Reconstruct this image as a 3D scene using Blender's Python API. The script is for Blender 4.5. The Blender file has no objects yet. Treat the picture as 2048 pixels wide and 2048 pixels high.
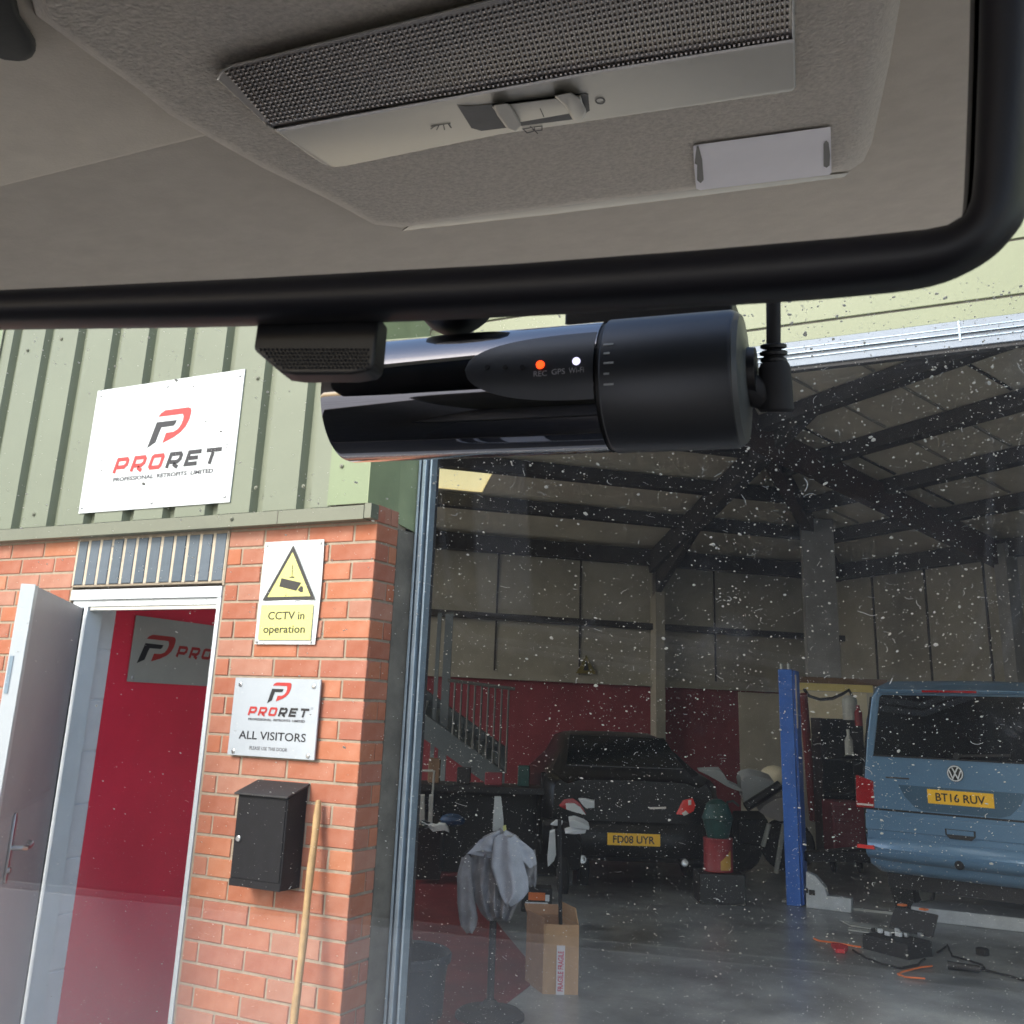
import bpy, bmesh, math, random
from mathutils import Vector, Matrix, noise
R = random.Random(7)
rad = math.radians
sc = bpy.context.scene
COL = sc.collection
def az(a, e=0.0):
    return Vector((math.sin(rad(a))*math.cos(rad(e)), math.cos(rad(a))*math.cos(rad(e)), math.sin(rad(e))))
# ------------------------------------------------------------------ camera (solved from the 75 mm brick courses)
F, CX, CY = 2000.0, 1024.0, 850.0
PIT, ROL, YAW = 0.2821, 0.0379, -0.4692
CAM = Vector((2.2172, -3.2364, 1.5919))
_r = Vector((math.cos(YAW), -math.sin(YAW), 0)); _f = Vector((math.sin(YAW), math.cos(YAW), 0)); _u = Vector((0, 0, 1))
FWD = _f*math.cos(PIT) + _u*math.sin(PIT); _u2 = _u*math.cos(PIT) - _f*math.sin(PIT)
RGT = _r*math.cos(ROL) + _u2*math.sin(ROL); UPV = _u2*math.cos(ROL) - _r*math.sin(ROL)
cd = bpy.data.cameras.new('camera'); cam = bpy.data.objects.new('camera', cd); COL.objects.link(cam)
cam.matrix_world = Matrix(((RGT.x, UPV.x, -FWD.x, CAM.x), (RGT.y, UPV.y, -FWD.y, CAM.y), (RGT.z, UPV.z, -FWD.z, CAM.z), (0, 0, 0, 1)))
cd.sensor_width = 36; cd.lens = 36*F/2048; cd.shift_y = -(1024-CY)/2048
cd.clip_start = 0.01; cd.clip_end = 1000
cd.dof.use_dof = True; cd.dof.focus_distance = 0.62; cd.dof.aperture_fstop = 66
sc.camera = cam
# ------------------------------------------------------------------ light
W = bpy.data.worlds.new('World'); sc.world = W; W.use_nodes = True
wn = W.node_tree; bg = wn.nodes['Background']; sky = wn.nodes.new('ShaderNodeTexSky'); sky.sky_type = 'NISHITA'
sky.sun_disc = False; sky.sun_elevation = rad(38); sky.sun_rotation = rad(200); sky.air_density = 1.0; sky.dust_density = 3.0; sky.ozone_density = 1.0
wn.links.new(sky.outputs[0], bg.inputs[0]); bg.inputs[1].default_value = 0.14
sd = bpy.data.lights.new('sun', 'SUN'); sun = bpy.data.objects.new('sun', sd); COL.objects.link(sun)
sd.energy = 0.95; sd.angle = rad(18); sd.color = (1.0, 0.97, 0.92)
sun.rotation_euler = (-az(200, 38)).to_track_quat('-Z', 'Y').to_euler()
vs = sc.view_settings; vs.view_transform = 'Standard'; vs.look = 'None'; vs.gamma = 1.0; vs.use_curve_mapping = False
vs.exposure = 1.5
cy = sc.cycles
cy.use_denoising = True; cy.max_bounces = 10; cy.diffuse_bounces = 6; cy.glossy_bounces = 6; cy.transparent_max_bounces = 16; cy.transmission_bounces = 6
cy.sample_clamp_indirect = 6.0; cy.caustics_reflective = False; cy.caustics_refractive = False

# ------------------------------------------------------------------ picture points to places
def ray(u, v): return FWD + RGT*((u-CX)/F) - UPV*((v-CY)/F)
def onY(u, v, y): D = ray(u, v); return CAM + D*((y-CAM.y)/D.y)
def onX(u, v, x): D = ray(u, v); return CAM + D*((x-CAM.x)/D.x)
def onZ(u, v, z=0.0): D = ray(u, v); return CAM + D*((z-CAM.z)/D.z)
def at(u, v, t): return CAM + ray(u, v)*t
def onP(u, v, P, n): D = ray(u, v); return CAM + D*((P-CAM).dot(n)/D.dot(n))

# ------------------------------------------------------------------ materials
def mat(name, col, rough=0.6, metal=0.0, var=0.0, scale=8.0, bump=0.0, bscale=60.0, spec=0.5, coat=0.0, obj_var=None, dist=0.002, col2=None):
    m = bpy.data.materials.new(name); m.use_nodes = True; nt = m.node_tree; b = nt.nodes['Principled BSDF']
    b.inputs['Base Color'].default_value = (*col, 1); b.inputs['Roughness'].default_value = rough
    b.inputs['Metallic'].default_value = metal; b.inputs['Specular IOR Level'].default_value = spec; b.inputs['Coat Weight'].default_value = coat
    tc = nt.nodes.new('ShaderNodeTexCoord')
    if var or col2 or obj_var:
        n = nt.nodes.new('ShaderNodeTexNoise'); n.inputs['Scale'].default_value = scale; n.inputs['Detail'].default_value = 6; n.inputs['Roughness'].default_value = 0.65
        nt.links.new(tc.outputs['Object'], n.inputs['Vector'])
        rmp = nt.nodes.new('ShaderNodeValToRGB'); nt.links.new(n.outputs['Fac'], rmp.inputs[0])
        c1 = tuple(max(0, c*(1-var)) for c in col); c2 = col2 if col2 else tuple(min(1, c*(1+var)) for c in col)
        rmp.color_ramp.elements[0].position = 0.35; rmp.color_ramp.elements[0].color = (*c1, 1)
        rmp.color_ramp.elements[1].position = 0.7; rmp.color_ramp.elements[1].color = (*c2, 1)
        out = rmp.outputs[0]
        if obj_var:
            oi = nt.nodes.new('ShaderNodeObjectInfo'); orr = nt.nodes.new('ShaderNodeValToRGB'); nt.links.new(oi.outputs['Random'], orr.inputs[0])
            orr.color_ramp.interpolation = 'CONSTANT'
            els = orr.color_ramp.elements
            while len(els) < len(obj_var): els.new(0.5)
            for i, c in enumerate(obj_var): els[i].position = i/len(obj_var); els[i].color = (*c, 1)
            mx = nt.nodes.new('ShaderNodeMix'); mx.data_type = 'RGBA'; mx.blend_type = 'MIX'; mx.inputs[0].default_value = 0.55
            nt.links.new(out, mx.inputs[6]); nt.links.new(orr.outputs[0], mx.inputs[7]); out = mx.outputs[2]
        nt.links.new(out, b.inputs['Base Color'])
    if bump:
        n2 = nt.nodes.new('ShaderNodeTexNoise'); n2.inputs['Scale'].default_value = bscale; n2.inputs['Detail'].default_value = 4
        nt.links.new(tc.outputs['Object'], n2.inputs['Vector'])
        bp = nt.nodes.new('ShaderNodeBump'); bp.inputs['Strength'].default_value = bump; bp.inputs['Distance'].default_value = dist
        nt.links.new(n2.outputs['Fac'], bp.inputs['Height']); nt.links.new(bp.outputs[0], b.inputs['Normal'])
    return m
M = {}
M['brick'] = mat('red_brick', (0.37, 0.13, 0.07), 0.85, var=0.18, scale=9, bump=0.5, bscale=180, spec=0.2, col2=(0.46, 0.25, 0.18),
                 obj_var=[(0.38, 0.118, 0.056), (0.35, 0.145, 0.098), (0.42, 0.14, 0.066), (0.37, 0.19, 0.14), (0.30, 0.088, 0.05), (0.38, 0.13, 0.075), (0.44, 0.175, 0.09), (0.33, 0.11, 0.075)])
M['bluebrick'] = mat('blue_brick', (0.07, 0.095, 0.12), 0.6, var=0.3, scale=20, bump=0.3, bscale=200, obj_var=[(0.07, 0.10, 0.135), (0.11, 0.14, 0.175), (0.09, 0.12, 0.15)])
M['mortar_pale'] = mat('pale_mortar', (0.50, 0.44, 0.35), 0.95, var=0.1, scale=30, bump=0.4, bscale=250, spec=0.1)
M['mortar'] = mat('mortar', (0.34, 0.285, 0.22), 0.95, var=0.15, scale=30, bump=0.6, bscale=250, spec=0.1)
M['clad'] = mat('sage_cladding', (0.166, 0.188, 0.137), 0.42, var=0.05, scale=2.5, spec=0.4)
M['clad_y'] = mat('pale_green_panel', (0.205, 0.232, 0.145), 0.38, var=0.04, scale=2.0, spec=0.4)
M['clad_g'] = mat('bright_green_flashing', (0.175, 0.225, 0.125), 0.4, var=0.06, scale=3)
M['flash'] = mat('grey_green_flashing', (0.145, 0.155, 0.112), 0.45, var=0.08, scale=4)
M['white'] = mat('white_paint', (0.62, 0.65, 0.66), 0.4, var=0.03, scale=3)
M['signwhite'] = mat('sign_board_white', (0.56, 0.60, 0.61), 0.35, var=0.025, scale=3.5)
M['signgrey'] = mat('brushed_sign_board', (0.38, 0.42, 0.46), 0.35, var=0.06, scale=4)
M['greysign'] = mat('grey_sign_board', (0.42, 0.43, 0.40), 0.5, var=0.06, scale=4)
M['red_print'] = mat('red_print', (0.40, 0.026, 0.024), 0.4, var=0.05)
M['dark_print'] = mat('dark_print', (0.009, 0.009, 0.013), 0.4, var=0.05)
M['grey_print'] = mat('grey_print', (0.07, 0.07, 0.08), 0.4, var=0.05)
M['yellow_print'] = mat('yellow_print', (0.62, 0.61, 0.20), 0.4, var=0.03)
M['black_print'] = mat('black_print', (0.015, 0.015, 0.015), 0.4, var=0.05)
M['steel'] = mat('steel', (0.55, 0.56, 0.57), 0.28, metal=1.0, var=0.05)
M['galv'] = mat('galvanised_steel', (0.33, 0.42, 0.50), 0.35, metal=0.6, var=0.12, scale=14)
M['alu'] = mat('aluminium_rail', (0.21, 0.25, 0.31), 0.5, metal=0.1, var=0.08, scale=10)
M['jamb'] = mat('weathered_jamb', (0.125, 0.115, 0.095), 0.75, var=0.3, scale=9, bump=0.2, bscale=60)
M['rubber'] = mat('rubber', (0.018, 0.018, 0.02), 0.7, var=0.2, scale=30)
M['door_in'] = mat('door_grey', (0.42, 0.41, 0.43), 0.5, var=0.06, scale=3, bump=0.1, bscale=30)
M['frame_w'] = mat('door_frame_white', (0.58, 0.62, 0.64), 0.4, var=0.03)
M['frame_b'] = mat('door_frame_pale', (0.74, 0.80, 0.83), 0.45, var=0.04)
M['block'] = mat('painted_block', (0.80, 0.83, 0.87), 0.7, var=0.06, scale=12, bump=0.5, bscale=120)
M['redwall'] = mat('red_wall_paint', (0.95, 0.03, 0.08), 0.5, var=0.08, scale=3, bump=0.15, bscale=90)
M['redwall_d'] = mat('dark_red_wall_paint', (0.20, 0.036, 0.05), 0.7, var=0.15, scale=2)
M['liner'] = mat('wall_liner', (0.30, 0.288, 0.25), 0.7, var=0.14, scale=1.5)
M['liner2'] = mat('roof_liner', (0.66, 0.60, 0.47), 0.75, var=0.12, scale=1.5)
M['pale_wall'] = mat('pale_grey_wall', (0.50, 0.48, 0.41), 0.7, var=0.1, scale=3)
M['cream'] = mat('cream_panel', (0.75, 0.67, 0.48), 0.6, var=0.08, scale=3)
M['creamy'] = mat('yellow_cream_trim', (0.75, 0.63, 0.25), 0.6, var=0.08, scale=3)
M['beam'] = mat('dark_steel_beam', (0.035, 0.033, 0.036), 0.6, var=0.3, scale=3)
M['beam_r'] = mat('oxide_steel_beam', (0.035, 0.016, 0.016), 0.65, var=0.3, scale=3)
M['column'] = mat('grey_column', (0.24, 0.245, 0.25), 0.5, var=0.15, scale=3)
M['blue'] = mat('blue_lift_paint', (0.035, 0.14, 0.52), 0.38, var=0.15, scale=6)
M['liftgrey'] = mat('lift_grey_paint', (0.46, 0.50, 0.54), 0.5, var=0.12, scale=8)
M['pipe_red'] = mat('red_pipe', (0.16, 0.018, 0.02), 0.5, var=0.1)
M['stair'] = mat('grey_stair_paint', (0.085, 0.105, 0.12), 0.5, var=0.1, scale=5)
M['rail'] = mat('stair_rail_paint', (0.075, 0.08, 0.08), 0.5, var=0.1, scale=5)
M['black'] = mat('black_paint', (0.006, 0.006, 0.007), 0.45, var=0.2, scale=12)
M['black_m'] = mat('matt_black_plastic', (0.02, 0.02, 0.022), 0.6, var=0.2, scale=40, bump=0.15, bscale=400, dist=0.0005)
M['black_b'] = mat('postbox_black', (0.007, 0.007, 0.009), 0.6, spec=0.25, var=0.3, scale=25, bump=0.1, bscale=80)
M['wood'] = mat('bare_wood', (0.40, 0.26, 0.12), 0.65, var=0.22, scale=18, bump=0.3, bscale=60)
M['board'] = mat('brown_board', (0.16, 0.095, 0.055), 0.7, var=0.2, scale=6)
M['card'] = mat('brown_cardboard', (0.55, 0.34, 0.19), 0.8, var=0.08, scale=10)
M['card_d'] = mat('cardboard_inside_and_shade', (0.40, 0.24, 0.15), 0.85, var=0.1, scale=10)  # inner faces; also paints shade on the outer left side of the box
M['tape'] = mat('white_tape', (0.72, 0.68, 0.70), 0.35, var=0.04)
M['pink_print'] = mat('pink_red_print', (0.62, 0.04, 0.10), 0.4, var=0.05)
M['cloth'] = mat('grey_cloth', (0.42, 0.445, 0.50), 0.75, var=0.1, scale=8, bump=0.35, bscale=45, dist=0.01)
M['cloth_d'] = mat('darker_grey_cloth', (0.27, 0.265, 0.28), 0.85, var=0.15, scale=14, bump=0.35, bscale=60, dist=0.01)  # darker tone of the jacket cloth for body and sleeves
M['bin'] = mat('dark_bin_plastic', (0.035, 0.045, 0.055), 0.5, var=0.15, scale=6)
M['van'] = mat('slate_blue_car_paint', (0.13, 0.25, 0.40), 0.28, metal=0.2, var=0.05, scale=4, coat=0.6)
M['van_d'] = mat('slate_blue_recess_shade', (0.07, 0.14, 0.22), 0.35, metal=0.35, var=0.05, scale=4, coat=0.3)  # darker body blue that paints in the shade of the plate recess
M['glass_d'] = mat('tinted_car_glass', (0.006, 0.008, 0.008), 0.1, spec=0.4)
M['carblack'] = mat('black_car_paint', (0.006, 0.006, 0.007), 0.3, var=0.1, spec=0.25)
M['tyre'] = mat('tyre_rubber', (0.014, 0.014, 0.015), 0.8, var=0.2, scale=30)
M['lamp_red'] = mat('red_lamp_lens', (0.33, 0.012, 0.015), 0.15, var=0.15, scale=30, coat=0.6)
M['lamp_red_b'] = mat('bright_red_reflector', (0.85, 0.06, 0.05), 0.2, var=0.05, coat=0.6)
M['lamp_clear'] = mat('clear_lamp_lens', (0.70, 0.66, 0.62), 0.15, var=0.1, scale=20, coat=0.6)
M['plate'] = mat('yellow_number_plate', (0.95, 0.55, 0.03), 0.4, var=0.03)
M['chrome'] = mat('chrome', (0.7, 0.7, 0.72), 0.12, metal=1.0)
M['fairing'] = mat('pale_grey_fairing', (0.34, 0.36, 0.36), 0.45, var=0.06, scale=8)
M['fairing_w'] = mat('warm_grey_fairing', (0.36, 0.34, 0.33), 0.5, var=0.06, scale=8)
M['white_pl'] = mat('white_plastic', (0.70, 0.74, 0.78), 0.35, var=0.05)
M['green_d'] = mat('dark_green_plastic', (0.012, 0.055, 0.05), 0.5, var=0.3, scale=9)
M['red_can'] = mat('red_drum_paint', (0.26, 0.025, 0.03), 0.5, var=0.15, scale=9)
M['yel_can'] = mat('yellow_drum_print', (0.50, 0.28, 0.05), 0.5, var=0.15, scale=9)
M['orange'] = mat('orange_cable', (0.75, 0.19, 0.05), 0.5, var=0.1)
M['redbit'] = mat('red_plastic', (0.55, 0.03, 0.04), 0.45, var=0.1)
M['tilecol'] = mat('pale_metal', (0.42, 0.44, 0.42), 0.4, var=0.1)
M['bluebit'] = mat('blue_plastic', (0.012, 0.045, 0.11), 0.5, var=0.2)
M['floor_red'] = mat('red_floor_paint', (0.17, 0.022, 0.024), 0.45, var=0.25, scale=2.5, bump=0.1, bscale=20)
def floor_mat():
    m = mat('grey_floor_paint', (0.23, 0.245, 0.245), 0.28, var=0.62, scale=1.4, bump=0.12, bscale=9)
    return m
M['floor'] = floor_mat()
M['tarmac'] = mat('tarmac', (0.055, 0.055, 0.055), 0.9, var=0.3, scale=3, bump=0.6, bscale=120)
M['concrete_y'] = mat('yard_concrete', (0.46, 0.45, 0.43), 0.9, var=0.2, scale=1.2, bump=0.3, bscale=80)
M['liner_fab'] = mat('headliner_cloth', (0.60, 0.545, 0.475), 0.95, var=0.06, scale=60, bump=0.35, bscale=900, dist=0.0006, spec=0.1)
M['console_fab'] = mat('console_fleece', (0.58, 0.53, 0.475), 1.0, var=0.16, scale=500, bump=0.6, bscale=700, dist=0.0012, spec=0.1)
M['lamp_pl'] = mat('warm_grey_plastic', (0.27, 0.25, 0.215), 0.45, var=0.04, scale=20, bump=0.1, bscale=600, dist=0.0003)
M['visor'] = mat('visor_cloth', (0.035, 0.037, 0.036), 0.95, var=0.1, scale=80, bump=0.2, bscale=600, dist=0.0005)
M['cabdark'] = mat('dark_cab_trim', (0.13, 0.125, 0.12), 0.8, var=0.15, scale=20)
M['dashstrip'] = mat('mid_grey_dash_trim', (0.42, 0.42, 0.43), 0.6, var=0.1, scale=30)
M['stain'] = mat('oily_floor_stain', (0.15, 0.155, 0.15), 0.2, var=0.5, scale=3)
M['clad_r'] = mat('shade_lifted_return', (0.24, 0.29, 0.165), 0.45, var=0.12, scale=5)  # corner flashing green, made paler to lift its shaded return
M['label'] = mat('white_card', (0.80, 0.77, 0.82), 0.6, var=0.03, scale=30)
M['icon'] = mat('dark_icon_print', (0.06, 0.055, 0.05), 0.6, var=0.05)
M['gloss'] = mat('smoked_chrome_black', (0.17, 0.17, 0.19), 0.03, metal=1.0, coat=1.0)
M['satin'] = mat('satin_black', (0.08, 0.084, 0.092), 0.42, metal=0.8, var=0.05, scale=40, bump=0.05, bscale=900, dist=0.0002)
M['satin2'] = mat('satin_grey_cap', (0.07, 0.075, 0.075), 0.4, var=0.08, scale=60)
M['mark'] = mat('pale_dial_print', (0.45, 0.47, 0.47), 0.5, var=0.05)
M['markg'] = mat('grey_letter_print', (0.38, 0.38, 0.40), 0.5, var=0.05)
M['frame_m'] = mat('mirror_housing_plastic', (0.004, 0.004, 0.007), 0.5, spec=0.3, var=0.15, scale=60, bump=0.08, bscale=500, dist=0.0004)
M['dash'] = mat('dashboard_plastic', (0.03, 0.03, 0.032), 0.7, var=0.1, scale=40, bump=0.2, bscale=500)
M['dashpale'] = mat('grey_veil_reflector', (0.19, 0.197, 0.21), 0.7, var=0.05, scale=10)
def emis(name, col, s):
    m = bpy.data.materials.new(name); m.use_nodes = True; b = m.node_tree.nodes['Principled BSDF']
    b.inputs['Base Color'].default_value = (*[c*.5 for c in col], 1); b.inputs['Emission Color'].default_value = (*col, 1); b.inputs['Emission Strength'].default_value = s; return m
M['led_red'] = emis('red_led', (1.0, 0.055, 0.008), 1.1); M['led_w'] = emis('white_led', (0.75, 0.72, 1.0), 0.6)
def trans_mat(name, col, strength=0.85):
    m = bpy.data.materials.new(name); m.use_nodes = True; nt = m.node_tree; nt.nodes.clear()
    o = nt.nodes.new('ShaderNodeOutputMaterial'); d = nt.nodes.new('ShaderNodeBsdfDiffuse'); t = nt.nodes.new('ShaderNodeBsdfTranslucent'); x = nt.nodes.new('ShaderNodeMixShader')
    d.inputs[0].default_value = (*col, 1); t.inputs[0].default_value = (*col, 1); x.inputs[0].default_value = strength
    nt.links.new(d.outputs[0], x.inputs[1]); nt.links.new(t.outputs[0], x.inputs[2]); nt.links.new(x.outputs[0], o.inputs[0]); return m
M['fill_rooflight'] = trans_mat('grp_fill_rooflight', (0.88, 0.88, 0.85), 0.95)  # for unseen roof sheets added to let in more light
M['rooflight'] = trans_mat('grp_rooflight', (0.85, 0.77, 0.53), 0.9)
M['speck'] = trans_mat('dried_dirt_specks', (0.80, 0.80, 0.76), 0.5)
def mirror_mat():
    m = bpy.data.materials.new('mirror_silver'); m.use_nodes = True; b = m.node_tree.nodes['Principled BSDF']
    b.inputs['Base Color'].default_value = (0.86, 0.87, 0.86, 1); b.inputs['Metallic'].default_value = 1; b.inputs['Roughness'].default_value = 0.0; return m
M['mirror'] = mirror_mat()
def screen_mat():
    m = bpy.data.materials.new('dusty_veiled_windscreen_glass'); m.use_nodes = True; nt = m.node_tree; nt.nodes.clear(); L = nt.links.new
    o = nt.nodes.new('ShaderNodeOutputMaterial'); tr = nt.nodes.new('ShaderNodeBsdfTransparent'); tr.inputs[0].default_value = (0.955, 0.97, 0.965, 1)
    g = nt.nodes.new('ShaderNodeBsdfGlossy'); g.inputs['Roughness'].default_value = 0.0; g.inputs[0].default_value = (1, 1, 1, 1)
    lw = nt.nodes.new('ShaderNodeLayerWeight'); lw.inputs[0].default_value = 0.5
    pw = nt.nodes.new('ShaderNodeMath'); pw.operation = 'POWER'; pw.inputs[1].default_value = 4.5; L(lw.outputs['Facing'], pw.inputs[0])
    fr = nt.nodes.new('ShaderNodeMath'); fr.operation = 'MULTIPLY_ADD'; fr.inputs[1].default_value = 0.7; fr.inputs[2].default_value = 0.022; L(pw.outputs[0], fr.inputs[0])
    d = nt.nodes.new('ShaderNodeBsdfTranslucent'); d.inputs[0].default_value = (0.75, 0.77, 0.8, 1)
    df = nt.nodes.new('ShaderNodeBsdfDiffuse'); df.inputs[0].default_value = (0.75, 0.77, 0.8, 1)
    ad = nt.nodes.new('ShaderNodeMixShader'); ad.inputs[0].default_value = 0.5; L(d.outputs[0], ad.inputs[1]); L(df.outputs[0], ad.inputs[2])
    tc = nt.nodes.new('ShaderNodeTexCoord'); n = nt.nodes.new('ShaderNodeTexNoise'); n.inputs['Scale'].default_value = 9; n.inputs['Detail'].default_value = 9; n.inputs['Roughness'].default_value = 0.7
    L(tc.outputs['Object'], n.inputs['Vector'])
    sxyz = nt.nodes.new('ShaderNodeSeparateXYZ'); L(tc.outputs['Object'], sxyz.inputs[0])
    side = nt.nodes.new('ShaderNodeMapRange'); side.inputs[1].default_value = -0.22; side.inputs[2].default_value = 0.06; side.inputs[3].default_value = 0.12; side.inputs[4].default_value = 1.0; side.interpolation_type = 'SMOOTHSTEP'  # real grime, thickened to the right to lay a milky haze
    L(sxyz.outputs[0], side.inputs[0])
    mr = nt.nodes.new('ShaderNodeMapRange'); mr.inputs[1].default_value = 0.3; mr.inputs[2].default_value = 0.75; mr.inputs[3].default_value = 0.005; mr.inputs[4].default_value = 0.030
    L(n.outputs['Fac'], mr.inputs[0])
    m1 = nt.nodes.new('ShaderNodeMixShader'); m2 = nt.nodes.new('ShaderNodeMixShader')
    L(fr.outputs[0], m1.inputs[0]); L(tr.outputs[0], m1.inputs[1]); L(g.outputs[0], m1.inputs[2])
    mm_ = nt.nodes.new('ShaderNodeMath'); mm_.operation = 'MULTIPLY'; L(mr.outputs[0], mm_.inputs[0]); L(side.outputs[0], mm_.inputs[1]); n3 = nt.nodes.new('ShaderNodeTexNoise'); n3.inputs['Scale'].default_value = 22; n3.inputs['Detail'].default_value = 10; n3.inputs['Roughness'].default_value = 0.75; n3.inputs['Distortion'].default_value = 1.5
    L(tc.outputs['Object'], n3.inputs['Vector'])
    mr3 = nt.nodes.new('ShaderNodeMapRange'); mr3.inputs[1].default_value = 0.58; mr3.inputs[2].default_value = 0.80; mr3.inputs[3].default_value = 0.0; mr3.inputs[4].default_value = 0.12; L(n3.outputs['Fac'], mr3.inputs[0])
    m3_ = nt.nodes.new('ShaderNodeMath'); m3_.operation = 'MULTIPLY'; L(mr3.outputs[0], m3_.inputs[0]); L(side.outputs[0], m3_.inputs[1])
    ad3 = nt.nodes.new('ShaderNodeMath'); ad3.operation = 'ADD'; L(mm_.outputs[0], ad3.inputs[0]); L(m3_.outputs[0], ad3.inputs[1])
    L(ad3.outputs[0], m2.inputs[0]); L(m1.outputs[0], m2.inputs[1]); L(ad.outputs[0], m2.inputs[2]); L(m2.outputs[0], o.inputs[0]); return m
M['screen'] = screen_mat()
def lens_mat():
    m = mat('ribbed_lens_with_glints', (0.34, 0.29, 0.26), 0.22, var=0.15, scale=90, coat=0.25); return m
M['lens'] = lens_mat()
M['lens_d'] = mat('lamp_interior_brown', (0.10, 0.078, 0.068), 0.4, var=0.3, scale=60)

# ------------------------------------------------------------------ builders
def root_loc(o):
    p = Vector((0, 0, 0))
    while o is not None: p += o.location; o = o.parent
    return p
class MB:
    def __init__(s): s.v = []; s.f = []
    def add(s, vs, fs):
        n = len(s.v); s.v += [Vector(v) for v in vs]; s.f += [tuple(i+n for i in f) for f in fs]; return s
    def hexa(s, p): # 8 points: bottom ring 0-3, top ring 4-7
        return s.add(p, [(0, 3, 2, 1), (4, 5, 6, 7), (0, 1, 5, 4), (1, 2, 6, 5), (2, 3, 7, 6), (3, 0, 4, 7)])
    def box(s, x0, x1, y0, y1, z0, z1):
        return s.hexa([(x0, y0, z0), (x1, y0, z0), (x1, y1, z0), (x0, y1, z0), (x0, y0, z1), (x1, y0, z1), (x1, y1, z1), (x0, y1, z1)])
    def obox(s, o, a, b, c): # origin corner and three edge vectors
        o, a, b, c = map(Vector, (o, a, b, c)); return s.hexa([o, o+a, o+a+b, o+b, o+c, o+a+c, o+a+b+c, o+b+c])
    def cbox(s, c, a, b, h): # centre, full edge vectors
        c, a, b, h = map(Vector, (c, a, b, h)); return s.obox(c-a/2-b/2-h/2, a, b, h)
    def bar(s, p, q, w, h, up=(0, 0, 1)):
        p, q = Vector(p), Vector(q); d = q-p; side = d.cross(Vector(up)).normalized()*w; u = side.cross(d).normalized()*h
        return s.obox(p-side/2-u/2, d, side, u)
    def prism(s, pts, off): # pts: closed loop of 3d points, extruded by vector off
        n = len(pts); off = Vector(off); P = [Vector(p) for p in pts]
        fs = [tuple(range(n)), tuple(range(2*n-1, n-1, -1))]+[(i, i+n, (i+1) % n+n, (i+1) % n) for i in range(n)]
        return s.add(P+[p+off for p in P], fs)
    def tube(s, pts, r, seg=8, cap=True):
        P = [Vector(p) for p in pts]; rs = r if isinstance(r, (list, tuple)) else [r]*len(P); rings = []
        nrm = None
        for i, p in enumerate(P):
            t = (P[min(i+1, len(P)-1)]-P[max(i-1, 0)]).normalized()
            if nrm is None: nrm = t.orthogonal().normalized()
            nrm = (nrm-t*nrm.dot(t)).normalized(); b = t.cross(nrm)
            rings.append([p+(nrm*math.cos(2*math.pi*k/seg)+b*math.sin(2*math.pi*k/seg))*rs[i] for k in range(seg)])
        vs = [v for ring in rings for v in ring]; fs = []
        for i in range(len(P)-1):
            for k in range(seg):
                a, b2 = i*seg+k, i*seg+(k+1) % seg; fs.append((a, b2, b2+seg, a+seg))
        if cap: fs += [tuple(range(seg-1, -1, -1)), tuple((len(P)-1)*seg+k for k in range(seg))]
        return s.add(vs, fs)
    def lathe(s, o, axis, prof, seg=32): # prof: (dist along axis, radius)
        axis = Vector(axis).normalized(); a = axis.orthogonal().normalized(); b = axis.cross(a); o = Vector(o); vs = []; fs = []
        for (h, r) in prof: vs += [o+axis*h+(a*math.cos(2*math.pi*k/seg)+b*math.sin(2*math.pi*k/seg))*r for k in range(seg)]
        for i in range(len(prof)-1):
            for k in range(seg):
                p, q = i*seg+k, i*seg+(k+1) % seg; fs.append((p, q, q+seg, p+seg))
        fs += [tuple(range(seg-1, -1, -1)), tuple((len(prof)-1)*seg+k for k in range(seg))]
        return s.add(vs, fs)
    def ball(s, c, r, seg=12, sq=(1, 1, 1)):
        n = seg//2; prof = [(-math.cos(math.pi*i/n)*r, max(1e-5, math.sin(math.pi*i/n)*r)) for i in range(n+1)]
        m = MB().lathe((0, 0, 0), (0, 0, 1), prof, seg); c = Vector(c)
        return s.add([c+Vector((v.x*sq[0], v.y*sq[1], v.z*sq[2])) for v in m.v], m.f)
    def loft(s, rings, cap=True):
        n = len(rings[0]); vs = [v for r in rings for v in r]; fs = []
        for i in range(len(rings)-1):
            for k in range(n):
                a, b = i*n+k, i*n+(k+1) % n; fs.append((a, b, b+n, a+n))
        if cap: fs += [tuple(range(n-1, -1, -1)), tuple((len(rings)-1)*n+k for k in range(n))]
        return s.add(vs, fs)
    def build(s, name, m, parent=None, bevel=0.0, smooth=False, seg=2, subsurf=0, angle=30):
        me = bpy.data.meshes.new(name); o = bpy.data.objects.new(name, me); COL.objects.link(o)
        off = root_loc(parent) if parent is not None else Vector((0, 0, 0))
        if parent is None:
            xs = [v.x for v in s.v]; ys = [v.y for v in s.v]; zs = [v.z for v in s.v]
            off = Vector(((min(xs)+max(xs))/2, (min(ys)+max(ys))/2, min(zs)))
            o.location = off
        else: o.parent = parent
        me.from_pydata([tuple(v-off) for v in s.v], [], s.f)
        bm = bmesh.new(); bm.from_mesh(me); bmesh.ops.recalc_face_normals(bm, faces=bm.faces); bm.to_mesh(me); bm.free()
        me.materials.append(M[m] if isinstance(m, str) else m)
        if smooth or bevel:
            for p in me.polygons: p.use_smooth = True
        if smooth and not bevel:
            try: me.set_sharp_from_angle(angle=rad(angle))
            except Exception: pass
        if bevel:
            b = o.modifiers.new('bevel', 'BEVEL'); b.width = bevel; b.segments = seg; b.limit_method = 'ANGLE'; b.harden_normals = True
        if subsurf:
            sm = o.modifiers.new('sub', 'SUBSURF'); sm.levels = subsurf; sm.render_levels = subsurf
        return o
def tag(o, label=None, cat=None, group=None, kind=None):
    if label: o['label'] = label
    if cat: o['category'] = cat
    if group: o['group'] = group
    if kind: o['kind'] = kind
    return o
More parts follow.
